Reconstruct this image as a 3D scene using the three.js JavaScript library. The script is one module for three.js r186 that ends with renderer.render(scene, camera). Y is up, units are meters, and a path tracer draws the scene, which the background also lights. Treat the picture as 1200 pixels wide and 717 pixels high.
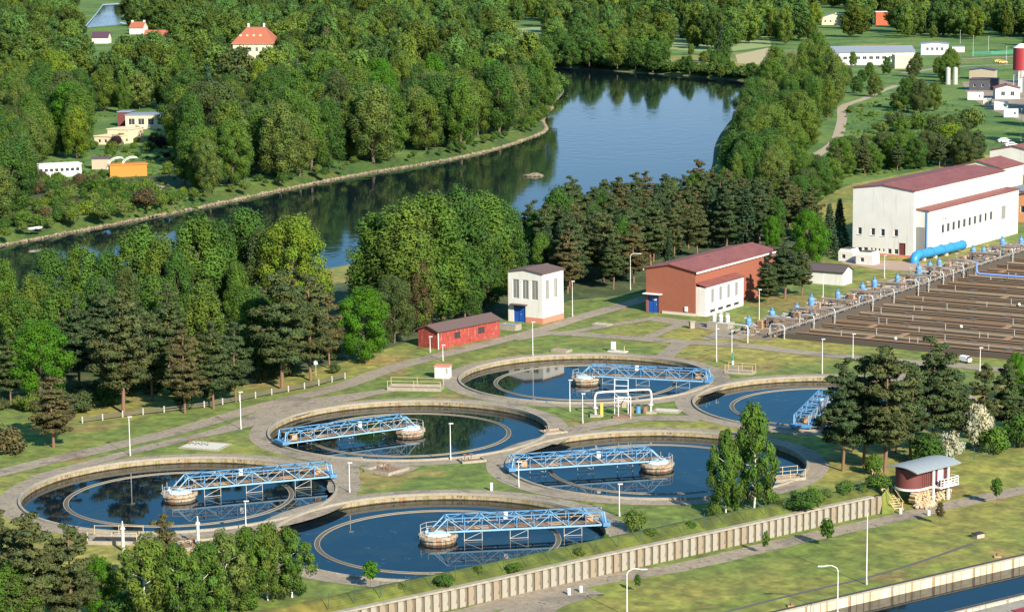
import * as THREE from 'three';
import { mergeGeometries } from 'three/addons/utils/BufferGeometryUtils.js';
import { RoundedBoxGeometry } from 'three/addons/geometries/RoundedBoxGeometry.js';

// ---------------------------------------------------------------- camera, sky, sun, exposure
const scene = new THREE.Scene();
const EYE = 70.64, PITCH = 9.2317 * Math.PI / 180, ROLL = 0.6235 * Math.PI / 180, FOCAL = 2774.4;
const camera = new THREE.PerspectiveCamera(2 * Math.atan(358.5 / FOCAL) * 180 / Math.PI, 1200 / 717, 1, 9000);
camera.position.set(0, EYE, 0);
camera.rotation.order = 'YXZ';
camera.rotation.set(-PITCH, 0, -ROLL);
scene.add(camera);

const SUN_AZ = 28 * Math.PI / 180, SUN_EL = 29 * Math.PI / 180;
const sunDir = new THREE.Vector3(Math.sin(SUN_AZ) * Math.cos(SUN_EL), Math.sin(SUN_EL), Math.cos(SUN_AZ) * Math.cos(SUN_EL));
{ // clear deep-blue late afternoon sky
  const W = 256, H = 128, d = new Float32Array(W * H * 4), v = new THREE.Vector3();
  const lerp3 = (a, b, t) => a.map((x, i) => x + (b[i] - x) * t);
  for (let r = 0; r < H; r++) for (let c = 0; c < W; c++) {
    const up = ((r + .5) / H - .5) * Math.PI, az = ((c + .5) / W - .5) * 2 * Math.PI;
    v.set(Math.cos(az) * Math.cos(up), Math.sin(up), Math.sin(az) * Math.cos(up));
    const e = Math.max(0, v.y);
    let col = lerp3([.21, .30, .40], [.045, .160, .300], Math.pow(Math.min(1, e / .16), 1.5));
    col = lerp3(col, [.035, .118, .25], Math.max(0, Math.min(1, (e - .16) / .84)));
    const glow = Math.pow(Math.max(0, v.dot(sunDir)), 6);
    for (let k = 0; k < 3; k++) d[(r * W + c) * 4 + k] = col[k] * 1.18 * (1 + .8 * glow) + glow * [.10, .09, .07][k];
    d[(r * W + c) * 4 + 3] = 1;
  }
  const t = new THREE.DataTexture(d, W, H, THREE.RGBAFormat, THREE.FloatType);
  t.mapping = THREE.EquirectangularReflectionMapping; t.magFilter = t.minFilter = THREE.LinearFilter; t.needsUpdate = true;
  scene.background = t; scene.environment = t;
}
const sun = new THREE.DirectionalLight(new THREE.Color(1, .915, .775), 4.6);
sun.position.copy(sunDir).multiplyScalar(900).add(new THREE.Vector3(0, 0, -400));
sun.target.position.set(0, 0, -400); scene.add(sun.target);
sun.castShadow = true; sun.shadow.mapSize.set(4096, 4096); sun.shadow.radius = 1;
Object.assign(sun.shadow.camera, { left: -420, right: 420, top: 420, bottom: -420, near: 10, far: 2500 });
scene.add(sun);
const renderer = new THREE.WebGLRenderer({ antialias: true });
renderer.toneMapping = THREE.LinearToneMapping;
renderer.toneMappingExposure = 2.12;
renderer.shadowMap.enabled = true;

// ---------------------------------------------------------------- helpers
const V3 = THREE.Vector3, D2R = Math.PI / 180;
function mulberry(a) { return () => { a |= 0; a = a + 0x6D2B79F5 | 0; let t = Math.imul(a ^ a >>> 15, 1 | a); t = t + Math.imul(t ^ t >>> 7, 61 | t) ^ t; return ((t ^ t >>> 14) >>> 0) / 4294967296; }; }
let rnd = mulberry(7);
const rr = (a, b) => a + (b - a) * rnd();
// a pixel of the 1200 x 717 photograph gives a direction; the point is where it meets the level y = h
function ray(px, py) {
  const u = px - 600, v = py - 358.5, c = Math.cos(ROLL), s = Math.sin(ROLL), uu = u * c - v * s, vv = u * s + v * c;
  const dx = uu / FOCAL, dy = -vv / FOCAL, cp = Math.cos(PITCH), sp = Math.sin(PITCH);
  return new V3(dx, dy * cp - sp, -(cp + dy * sp));
}
function G(px, py, h = 0) { const d = ray(px, py), t = (h - EYE) / d.y; return new V3(d.x * t, h, d.z * t); }
function perM(p) { return FOCAL / p.distanceTo(camera.position); }      // pixels a metre covers there
function heightOf(px, yb, yt, h = 0) {                                    // height of an upright thing between two pixels
  const p = G(px, yb, h), d = ray(px, yt), t = Math.hypot(p.x, p.z) / Math.hypot(d.x, d.z);
  return EYE + d.y * t - h;
}
const used = {};
function numbered(n) { used[n] = (used[n] ?? -1) + 1; return used[n] ? n + '_' + String(used[n]).padStart(3, '0') : n; }
function sh(m) { m.castShadow = m.receiveShadow = true; return m; }
function thing(name, label, category, pos = [0, 0, 0], turn = 0, group) {
  const o = new THREE.Group(); o.name = numbered(name); scene.add(o);
  if (pos.isVector3) o.position.copy(pos); else o.position.set(...pos);
  o.rotation.y = turn; o.userData = { label, category }; if (group) o.userData.group = group;
  return o;
}
function part(parent, name, geo, mat, label) { const m = sh(new THREE.Mesh(geo, mat)); m.name = name; if (label) m.userData.label = label; parent.add(m); return m; }
function single(name, label, category, geo, mat, group) { const m = sh(new THREE.Mesh(geo, mat)); m.name = numbered(name); scene.add(m); m.userData = { label, category }; if (group) m.userData.group = group; return m; }
function structure(name, geo, mat) { const m = sh(new THREE.Mesh(geo, mat)); m.name = numbered(name); scene.add(m); m.userData = { kind: 'structure' }; return m; }
function copyOf(o, label) { const c = o.clone(); c.name = numbered(o.name.replace(/_\d+$/, '')); c.userData = { ...o.userData }; if (label) c.userData.label = label; scene.add(c); return c; }
function box(w, h, d, x = 0, y = 0, z = 0) { const g = new THREE.BoxGeometry(w, h, d); g.translate(x, y + h / 2, z); return g; }   // y is the underside
function rbox(w, h, d, r, x = 0, y = 0, z = 0) { const g = new RoundedBoxGeometry(w, h, d, 2, r); g.translate(x, y + h / 2, z); return g; }
function cyl(r0, r1, h, x = 0, y = 0, z = 0, n = 16) { const g = new THREE.CylinderGeometry(r1, r0, h, n); g.translate(x, y + h / 2, z); return g; }
const _q = new THREE.Quaternion(), _m = new THREE.Matrix4();
function bar(a, b, t, u = t) {                                            // square bar between two points
  const A = new V3(...(a.toArray ? a.toArray() : a)), B = new V3(...(b.toArray ? b.toArray() : b)), L = A.distanceTo(B);
  const g = new THREE.BoxGeometry(t, u, L); _m.lookAt(A, B, Math.abs(B.y - A.y) / L > .99 ? new V3(1, 0, 0) : new V3(0, 1, 0));
  g.applyMatrix4(_m); g.translate((A.x + B.x) / 2, (A.y + B.y) / 2, (A.z + B.z) / 2); return g;
}
function tube(pts, r, n = 8, seg) { return new THREE.TubeGeometry(new THREE.CatmullRomCurve3(pts.map(p => p.isVector3 ? p : new V3(...p)), false, 'catmullrom', .08), seg || pts.length * 8, r, n); }
function merge(list) { return mergeGeometries(list.map(g => { const k = g.index ? g.toNonIndexed() : g; for (const a of Object.keys(k.attributes)) if (!['position', 'normal', 'uv'].includes(a)) k.deleteAttribute(a); return k; })); }
// world-aligned uv in metres for a flat sheet
function sheetUV(g, s = 1) { const p = g.attributes.position, uv = new Float32Array(p.count * 2); for (let i = 0; i < p.count; i++) { uv[2 * i] = p.getX(i) * s; uv[2 * i + 1] = -p.getZ(i) * s; } g.setAttribute('uv', new THREE.BufferAttribute(uv, 2)); return g; }
function flat(poly, y, holes = []) {                                      // a level sheet from world points
  const s = new THREE.Shape(poly.map(p => new THREE.Vector2(p.x, -p.z)));
  for (const h of holes) s.holes.push(new THREE.Path(h.map(p => new THREE.Vector2(p.x, -p.z))));
  const g = new THREE.ShapeGeometry(s); g.rotateX(-Math.PI / 2); g.translate(0, y, 0); return sheetUV(g);
}
function ribbon(pts, width, y, smooth = true) {                           // a path of constant width
  let P = smooth && pts.length > 2 ? new THREE.CatmullRomCurve3(pts, false, 'centripetal').getPoints(pts.length * 6) : pts;
  const pos = [], idx = [], w = typeof width === 'function' ? width : () => width;
  P.forEach((p, i) => {
    const a = P[Math.max(0, i - 1)], b = P[Math.min(P.length - 1, i + 1)], dx = b.x - a.x, dz = b.z - a.z, L = Math.hypot(dx, dz) || 1, k = w(i / (P.length - 1)) / 2;
    const e = 1 + .06 * Math.sin(p.x * 1.7 + p.z * .9), f2 = 1 + .06 * Math.sin(p.x * 1.1 - p.z * 1.3);
    pos.push(p.x - dz / L * k * e, y, p.z + dx / L * k * e, p.x + dz / L * k * f2, y, p.z - dx / L * k * f2);
    if (i) { const n = 2 * i; idx.push(n - 2, n - 1, n, n, n - 1, n + 1); }
  });
  const g = new THREE.BufferGeometry(); g.setAttribute('position', new THREE.Float32BufferAttribute(pos, 3)); g.setIndex(idx); g.computeVertexNormals();
  if (g.attributes.normal.getY(0) < 0) { g.setIndex(idx.map((_, i) => idx[i - i % 3 + [0, 2, 1][i % 3]])); g.computeVertexNormals(); }
  return sheetUV(g);
}
function loft(A, B, mirror) {                                             // a strip between two polylines of equal length
  const pos = [], idx = [], uv = []; let s = 0;
  A.forEach((a, i) => {
    const b = B[i]; if (i) s += A[i - 1].distanceTo(a);
    pos.push(a.x, a.y, a.z, b.x, b.y, b.z); uv.push(s, 0, s, a.distanceTo(b));
    if (i) { const n = 2 * i; idx.push(n - 2, n - 1, n, n, n - 1, n + 1); }
  });
  const g = new THREE.BufferGeometry(); g.setAttribute('position', new THREE.Float32BufferAttribute(pos, 3)); g.setAttribute('uv', new THREE.Float32BufferAttribute(uv, 2)); g.setIndex(idx); g.computeVertexNormals();
  return g;
}

// ---------------------------------------------------------------- textures (computed)
function noiseTile(seed, n) {                                             // periodic value noise
  const r = mulberry(seed), a = new Float32Array(n * n); for (let i = 0; i < n * n; i++) a[i] = r();
  return (x, y) => {
    x = (x % 1 + 1) % 1 * n; y = (y % 1 + 1) % 1 * n; const i = Math.floor(x), j = Math.floor(y), fx = x - i, fy = y - j, s = fx * fx * (3 - 2 * fx), t = fy * fy * (3 - 2 * fy);
    const q = (u, v) => a[(v % n) * n + u % n];
    return (q(i, j) * (1 - s) + q(i + 1, j) * s) * (1 - t) + (q(i, j + 1) * (1 - s) + q(i + 1, j + 1) * s) * t;
  };
}
function fbm(seed, n0, oct, gain = .55) { const L = []; let n = n0, w = 1, tot = 0; for (let i = 0; i < oct; i++) { L.push([noiseTile(seed + i * 13, n), w]); tot += w; w *= gain; n *= 2; } return (x, y) => { let s = 0; for (const [f, k] of L) s += f(x, y) * k; return s / tot; }; }
function tex(W, H, fn, size, srgb = true) {
  const d = new Uint8Array(W * H * 4); const o = [0, 0, 0];
  for (let j = 0; j < H; j++) for (let i = 0; i < W; i++) { fn((i + .5) / W, (j + .5) / H, o); const k = (j * W + i) * 4; for (let c = 0; c < 3; c++) d[k + c] = Math.max(0, Math.min(255, o[c] * 255)); d[k + 3] = 255; }
  const t = new THREE.DataTexture(d, W, H); t.wrapS = t.wrapT = THREE.RepeatWrapping; t.magFilter = THREE.LinearFilter; t.minFilter = THREE.LinearMipmapLinearFilter; t.generateMipmaps = true;
  if (srgb) t.colorSpace = THREE.SRGBColorSpace; if (size) t.repeat.set(1 / size[0], 1 / size[1]); t.needsUpdate = true; return t;
}
const mix3 = (o, a, b, t) => { t = Math.max(0, Math.min(1, t)); for (let k = 0; k < 3; k++) o[k] = a[k] + (b[k] - a[k]) * t; };
const add3 = (o, b, t) => { t = Math.max(0, Math.min(1, t)); for (let k = 0; k < 3; k++) o[k] += (b[k] - o[k]) * t; };
const scl = (o, s) => { o[0] *= s; o[1] *= s; o[2] *= s; };
const std = (p) => new THREE.MeshStandardMaterial({ roughness: .9, metalness: 0, ...p });
const lin = (r, g, b) => new THREE.Color().setRGB(r, g, b);
const step = (a, b, x) => { x = Math.max(0, Math.min(1, (x - a) / (b - a))); return x * x * (3 - 2 * x); };

const grassTex = (() => { // dry, mown works lawn: 240 m tile
  const A = fbm(11, 6, 5), B = fbm(31, 14, 5, .7), C = fbm(51, 160, 3, .8), E = fbm(77, 24, 4, .6);
  return tex(2048, 2048, (u, v, o) => {
    mix3(o, [.365, .42, .155], [.51, .475, .205], step(.40, .64, A(u, v)));
    add3(o, [.34, .42, .13], step(.48, .72, B(u, v)) * .6);
    add3(o, [.54, .42, .25], step(.60, .76, E(u, v)) * .6);
    scl(o, .66 + .68 * C(u, v));
  }, [240, 240]);
})();
const meadowTex = (() => { // rich spring grass, 160 m tile
  const A = fbm(111, 8, 5), B = fbm(131, 22, 5, .7), C = fbm(151, 140, 3, .8);
  return tex(1024, 1024, (u, v, o) => { mix3(o, [.24, .37, .10], [.35, .44, .15], step(.35, .65, A(u, v))); add3(o, [.46, .46, .22], step(.6, .78, B(u, v)) * .6); scl(o, .7 + .6 * C(u, v)); }, [160, 160]);
})();
const woodTex = (() => { // forest floor
  const A = fbm(211, 12, 5, .6), C = fbm(251, 90, 3, .8);
  return tex(512, 512, (u, v, o) => { mix3(o, [.17, .25, .09], [.27, .30, .14], step(.4, .65, A(u, v))); scl(o, .6 + .8 * C(u, v)); }, [90, 90]);
})();
const asphaltTex = (() => {
  const A = fbm(311, 6, 5, .6), C = fbm(351, 120, 3, .9), K = fbm(371, 10, 4, .6);
  return tex(1024, 1024, (u, v, o) => { mix3(o, [.50, .45, .38], [.60, .54, .455], A(u, v)); add3(o, [.42, .38, .325], step(.58, .7, K(u, v)) * .6); const k = Math.abs(K(u + .37, v * 1.3) - .5); if (k < .006) scl(o, .74); scl(o, .82 + .36 * C(u, v)); }, [46, 46]);
})();
const concreteTex = (() => {
  const A = fbm(411, 5, 5, .6), C = fbm(451, 60, 3, .9);
  return tex(512, 512, (u, v, o) => { mix3(o, [.51, .48, .42], [.62, .58, .51], A(u, v)); scl(o, .84 + .32 * C(u, v)); }, [9, 9]);
})();
const wallStainTex = (() => { // old concrete tank wall: pale, with dark and rusty runs down from the top, a weed line at the water; u = 24 m, v = full height
  const A = fbm(511, 40, 4, .7), R = fbm(521, 30, 3, .8), N = fbm(531, 12, 5, .6), F = fbm(541, 80, 2);
  return tex(2048, 128, (u, v, o) => {
    mix3(o, [.53, .47, .37], [.64, .58, .47], N(u * 1, v * .15));
    const run = A(u, .31), len = R(u, .72);
    add3(o, [.30, .26, .19], step(.56, .68, run) * step(0, .25, (v - (1 - len * 1.15))) * .85);
    add3(o, [.50, .34, .19], step(.62, .74, A(u + .41, .8)) * .5);
    add3(o, [.42, .41, .18], step(.6, .7, R(u + .2, .5)) * .5);
    add3(o, [.16, .16, .08], step(.20, .10, v + .12 * (F(u, .2) - .5)) * .92);
    const j = (u * 16) % 1; if (j < .022) scl(o, .5);
    scl(o, .85 + .3 * F(u, v));
  }, [24, 1]);
})();
const rustStripeTex = (() => { const A = fbm(611, 60, 3, .8), N = fbm(621, 10, 4); return tex(512, 128, (u, v, o) => { mix3(o, [.52, .20, .17], [.61, .26, .22], N(u, v)); add3(o, [.70, .52, .45], step(.58, .72, A(u, v * .08)) * .42); add3(o, [.36, .14, .11], step(.64, .72, A(u + .3, v * .06 + .5)) * .5); }, [14, 4]); })();
const plasterTex = (() => { const N = fbm(711, 6, 5), S = fbm(721, 40, 3, .7); return tex(512, 512, (u, v, o) => { mix3(o, [.77, .755, .72], [.83, .82, .79], N(u, v)); add3(o, [.62, .59, .54], step(.62, .76, S(u, v * .07)) * .22); }, [16, 16]); })();
const tinTex = (() => { const N = fbm(811, 8, 5), S = fbm(821, 50, 3, .7); return tex(512, 512, (u, v, o) => { mix3(o, [.47, .265, .235], [.56, .33, .29], N(u, v)); add3(o, [.42, .24, .21], step(.6, .74, S(u * .1, v)) * .6); if ((u * 26) % 1 < .12) scl(o, .80); scl(o, .9 + .2 * S(u, v)); }, [14, 14]); })();
const sludgeTex = (() => { const N = fbm(911, 7, 6, .62), S = fbm(921, 26, 4, .7); return tex(1024, 1024, (u, v, o) => { mix3(o, [.115, .088, .066], [.19, .145, .11], step(.35, .68, N(u, v))); add3(o, [.40, .33, .25], step(.62, .76, S(u * 1, v * 1)) * .35); }, [60, 60]); })();
const brickCourse = (() => { const S = fbm(1021, 60, 3, .7), N = fbm(1031, 6, 4); return tex(512, 512, (u, v, o) => { mix3(o, [.50, .275, .20], [.59, .345, .26], S(u, v) * .7 + N(u, v) * .3); const row = v * 53, r = Math.floor(row), col = u * 16 + (r % 2) * .5; if (row % 1 < .14 || col % 1 < .05) mix3(o, o, [.58, .42, .33], .5); }, [4, 4]); })();
const rippleTex = (() => { const N = fbm(1111, 16, 4, .6), S = fbm(1121, 5, 3); return tex(512, 512, (u, v, o) => { const h = N(u, v) * .8 + S(u, v) * .2; o[0] = o[1] = o[2] = h; }, [42, 42], false); })();

const paintTex = (() => { const A = fbm(1211, 12, 4, .7), N = fbm(1221, 30, 4, .7); return tex(256, 256, (u, v, o) => { o[0] = o[1] = o[2] = .86 + .14 * A(u, v); add3(o, [.98, .99, 1], step(.6, .8, N(u, v)) * .5); add3(o, [.62, .40, .26], step(.66, .74, N(u + .4, v)) * .55); }, [3, 3]); })();
const pileTex = (() => { const A = fbm(1231, 30, 3, .8), N = fbm(1241, 8, 5, .65); return tex(512, 256, (u, v, o) => { mix3(o, [.52, .50, .45], [.63, .60, .54], N(u, v)); add3(o, [.34, .31, .27], step(.55, .70, A(u, v * .06)) * .75); add3(o, [.52, .40, .28], step(.62, .72, A(u + .5, v * .08)) * .5); }, [17, 5]); })();
const M = {
  grass: std({ map: grassTex, roughness: 1 }), meadow: std({ map: meadowTex, roughness: 1 }), floor: std({ map: woodTex, roughness: 1 }),
  asphalt: std({ map: asphaltTex, roughness: .95 }), concrete: std({ map: concreteTex }), tankWall: std({ map: wallStainTex }),
  paleConcrete: std({ color: lin(.50, .46, .38), map: null, roughness: .9 }),
  gravel: std({ color: lin(.19, .135, .09), roughness: 1 }),
  plaster: std({ map: plasterTex, roughness: .9 }), cream: std({ color: lin(.62, .50, .33) }), white: std({ color: lin(.66, .65, .61) }), paint: std({ color: lin(.72, .71, .68), roughness: .5 }),
  brick: std({ map: brickCourse }), redShed: std({ map: rustStripeTex, roughness: .75 }), tin: std({ map: tinTex, roughness: .65 }),
  darkRoof: std({ color: lin(.085, .062, .06), roughness: .85 }), tarRoof: std({ color: lin(.115, .072, .062), roughness: .9 }), greyRoof: std({ color: lin(.22, .24, .27), roughness: .6 }), tile: std({ color: lin(.32, .095, .05), roughness: .85 }), plinthRed: std({ color: lin(.50, .19, .12) }),
  blueDoor: std({ color: lin(.012, .07, .30), roughness: .45 }), blue: std({ color: lin(.085, .25, .45), map: paintTex, roughness: .6 }), paleBlue: std({ color: lin(.24, .43, .58), map: paintTex, roughness: .6 }), pipeBlue: std({ color: lin(.035, .27, .56), map: paintTex, roughness: .45 }),
  teal: std({ color: lin(.02, .09, .12), roughness: .5 }), glass: std({ color: lin(.035, .045, .055), roughness: .12, metalness: 0 }), louvre: std({ color: lin(.21, .21, .19), roughness: .7 }), dark: std({ color: lin(.03, .03, .03) }),
  steel: std({ color: lin(.52, .51, .48), roughness: .5, metalness: .15 }), galv: std({ color: lin(.44, .42, .38), roughness: .55, metalness: .2 }), rust: std({ color: lin(.21, .125, .075), roughness: .95 }), rustPale: std({ color: lin(.38, .235, .13), roughness: .95 }),
  yellow: std({ color: lin(.62, .40, .08), roughness: .6 }), orange: std({ color: lin(.48, .175, .02), roughness: .7 }), wireGreen: std({ color: lin(.03, .075, .045) }), green: std({ color: lin(.05, .22, .13), roughness: .7 }), tennis: std({ color: lin(.03, .16, .10), roughness: .9 }),
  maroon: std({ color: lin(.125, .032, .027), roughness: .7 }), wood: std({ color: lin(.42, .27, .14) }), woodPale: std({ color: lin(.58, .42, .24) }), woodGrey: std({ color: lin(.36, .30, .22) }), silo: std({ color: lin(.30, .03, .035), roughness: .5 }),
  sludge: std({ map: sludgeTex, roughness: .85 }), stone: std({ color: lin(.18, .145, .09), roughness: 1 }),
  bark: std({ color: lin(.115, .085, .06), roughness: 1 }), pineBark: std({ color: lin(.175, .10, .062), roughness: 1 }), birchBark: std({ color: lin(.55, .53, .48), roughness: .9 }),
};
const waterMat = (c, r, bump) => new THREE.MeshPhysicalMaterial({ color: c, roughness: r, ior: 1.36, metalness: 0, ...(bump ? { bumpMap: rippleTex, bumpScale: bump } : {}) });
const scumTex = (() => { const A = fbm(1311, 10, 5, .65), S = fbm(1321, 60, 3, .8); return tex(1024, 1024, (u, v, o) => { o[0] = .05; o[1] = .10; o[2] = .14; add3(o, [.42, .42, .38], step(.66, .74, S(u, v)) * step(.5, .62, A(u, v)) * .5); add3(o, [.16, .17, .12], step(.48, .7, A(u + .3, v)) * .5); }, [42, 42]); })();
M.tankWater = new THREE.MeshPhysicalMaterial({ map: scumTex, roughness: .035, ior: 1.36, bumpMap: rippleTex, bumpScale: .0025 });
const windTex = (() => { const N = fbm(1131, 96, 3, .6), P = fbm(1141, 4, 3, .6); return tex(1024, 1024, (u, v, o) => { const k = step(.42, .6, P(u, v)); o[0] = o[1] = o[2] = .5 + (N(u, v) - .5) * (.25 + .75 * k); }, [330, 330], false); })();
M.river = new THREE.MeshPhysicalMaterial({ color: lin(.006, .014, .016), roughness: .05, ior: 1.36, bumpMap: windTex, bumpScale: .045 });
M.canal = waterMat(lin(.006, .012, .018), .04, .008);
function metreUV(g, swapTop) {
  if (g.userData.uv) return g; g.userData.uv = true;
  const p = g.attributes.position, n = g.attributes.normal, uv = new Float32Array(p.count * 2);
  for (let i = 0; i < p.count; i++) {
    const x = p.getX(i), y = p.getY(i), z = p.getZ(i), a = Math.abs(n.getX(i)), b = Math.abs(n.getY(i)), c = Math.abs(n.getZ(i));
    if (b > a && b > c) { uv[2 * i] = swapTop ? z : x; uv[2 * i + 1] = swapTop ? x : -z; } else if (a > c) { uv[2 * i] = z; uv[2 * i + 1] = y; } else { uv[2 * i] = x; uv[2 * i + 1] = y; }
  }
  g.setAttribute('uv', new THREE.BufferAttribute(uv, 2)); return g;
}
const keepUV = (g) => { g.userData.uv = true; return g; };
{ const p0 = part; part = (parent, name, geo, mat, label) => { if (mat.map) metreUV(geo, mat === M.tin); return p0(parent, name, geo, mat, label); }; }
{ const s0 = single; single = (name, label, category, geo, mat, group) => { if (mat.map) metreUV(geo); return s0(name, label, category, geo, mat, group); }; }
Object.assign(M, {
  pipeGrey: std({ color: lin(.20, .185, .16), roughness: .6 }), oldConcrete: std({ color: lin(.075, .058, .042), roughness: 1 }), walkway: std({ color: lin(.29, .225, .145), roughness: 1 }), walkRust: std({ color: lin(.24, .145, .08), roughness: 1 }),
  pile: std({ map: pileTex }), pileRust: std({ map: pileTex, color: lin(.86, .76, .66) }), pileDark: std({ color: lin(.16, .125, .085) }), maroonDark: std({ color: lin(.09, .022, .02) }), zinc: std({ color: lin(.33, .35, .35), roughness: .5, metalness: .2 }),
});

// ---------------------------------------------------------------- the setting
const R = 20;                                                             // tank rim radius
const TANKS = [[-42.18, -290.38], [-14.73, -326.69], [11.40, -363.36], [18.81, -303.99], [-8.95, -268.35], [46.44, -342.14]];
const ANG = -33 * D2R, E1 = new V3(Math.cos(ANG), 0, -Math.sin(ANG)), E2 = new V3(-Math.sin(ANG), 0, -Math.cos(ANG));
const along = (p, a, b) => p.clone().addScaledVector(E1, a).addScaledVector(E2, b);
const circle = (cx, cz, r, n = 96) => Array.from({ length: n }, (_, i) => new V3(cx + r * Math.cos(i / n * 2 * Math.PI), 0, cz + r * Math.sin(i / n * 2 * Math.PI)));
// river: waterline read off the photograph at the water's level
const WL = -2.2;
const farShore = [[-420, 338], [-150, 309], [0, 288], [60, 277], [150, 260], [250, 240], [330, 223], [420, 205], [500, 192], [565, 179], [612, 165], [640, 153], [637, 141], [652, 120], [661, 104], [640, 94], [606, 82]].map(([x, y]) => G(x, y, WL));
const topShore = [[650, 79], [700, 82], [760, 86], [820, 90], [870, 95], [893, 101]].map(([x, y]) => G(x, y, WL));
const nearShore = [[888, 112], [868, 128], [848, 150], [837, 170], [832, 198], [815, 224], [740, 247], [660, 268], [560, 290], [430, 312], [300, 335], [150, 357], [0, 384], [-150, 412], [-420, 470]].map(([x, y]) => G(x, y, WL));
const riverLine = new THREE.CatmullRomCurve3([...farShore, ...topShore, ...nearShore], true, 'centripetal').getPoints(260).slice(0, -1);
function offsetLoop(P, d, y) { let A = 0; P.forEach((p, i) => { const q = P[(i + 1) % P.length]; A += p.x * q.z - q.x * p.z; }); const s = A > 0 ? 1 : -1; return P.map((p, i) => { const a = P[(i - 1 + P.length) % P.length], b = P[(i + 1) % P.length], dx = b.x - a.x, dz = b.z - a.z, L = Math.hypot(dx, dz) || 1; return new V3(p.x + s * dz / L * d, y, p.z - s * dx / L * d); }); }
const riverTop = offsetLoop(riverLine, 5.5, 0);
const channelLine = [[-60, 36], [60, 32], [100, 31], [112, 17], [120, 6], [150, 4], [215, 2], [215, 7], [150, 11], [142, 20], [140, 27], [150, 29], [90, 35], [-60, 44]].map(([x, y]) => G(x, y, -1));
// aeration basin
const BA = G(917, 396), BW = 70, BD = 150;
const basinHole = [along(BA, 0, 0), along(BA, BW, 0), along(BA, BW, BD), along(BA, 0, BD)];
// lower terrace beside the canal
const WT = 1.6, TL = -.55;                                               // top of the retaining wall, terrace level
const wallTop = [[120, 778], [400, 717], [560, 683], [700, 652], [850, 620], [950, 598], [1033, 580]].map(([x, y]) => G(x, y, WT));
const bankTop = [[1034, 580, WT - .1], [1046, 566, 1.2], [1062, 553, .4], [1095, 545, 0], [1140, 541, 0], [1200, 525, 0], [1400, 480, 0]].map(([x, y, h]) => G(x, y, h));
const bankFoot = [[1034, 603], [1052, 600], [1080, 593], [1105, 586], [1140, 579], [1200, 567], [1400, 525]].map(([x, y]) => G(x, y, TL));
const terracePoly = [], roadLines = [];
const outR = new V3(260, 0, -120), outL = new V3(-60, 0, -120);
{
  const wt = wallTop.map(p => p.clone().setY(0));
  const outer = [new V3(-4200, 0, -100), new V3(-420, 0, -100), new V3(wt[0].x, 0, -100), ...wt, ...bankTop.slice(1), new V3(4200, 0, bankTop.at(-1).z), new V3(4200, 0, -5200), new V3(-4200, 0, -5200)];
  const g = flat(outer, 0, [...TANKS.map(([x, z]) => circle(x, z, R - .15)), basinHole, riverTop, channelLine]);
  structure('ground', g, M.grass);
}
// greener land beyond and beside the river, forest floor under the woods
structure('meadow', flat([...riverTop.slice(0, 118).map(p => p.clone()), new V3(400, 0, -1500), new V3(900, 0, -2400), new V3(900, 0, -5000), new V3(-3000, 0, -5000), new V3(-3000, 0, -300)], .006, [channelLine]), M.meadow);
structure('meadow', flat([[893, 100], [960, 60], [1300, 30], [1300, 175], [1140, 182], [1100, 196], [1000, 215], [940, 240], [900, 255], [826, 226], [836, 204], [845, 170], [860, 150], [880, 128]].map(([x, y]) => G(x, y)), .010), M.meadow);
structure('forest_floor', flat([[0, 402], [150, 374], [300, 350], [430, 326], [560, 302], [660, 279], [740, 257], [822, 232], [900, 262], [960, 282], [960, 300], [900, 330], [740, 345], [670, 352], [610, 368], [480, 400], [400, 425], [330, 440], [200, 452], [110, 470], [0, 470]].map(([x, y]) => G(x, y)), .012), M.floor);
structure('forest_floor', flat([[0, 258], [150, 232], [250, 214], [330, 197], [420, 182], [500, 170], [565, 158], [596, 146], [620, 130], [640, 118], [645, 104], [600, 84], [560, 60], [300, 70], [200, 110], [230, 150], [200, 200], [100, 215], [0, 200]].map(([x, y]) => G(x, y)), .014), M.floor);
M.bank = std({ map: meadowTex, color: lin(.62, .58, .5), roughness: 1 });
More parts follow.
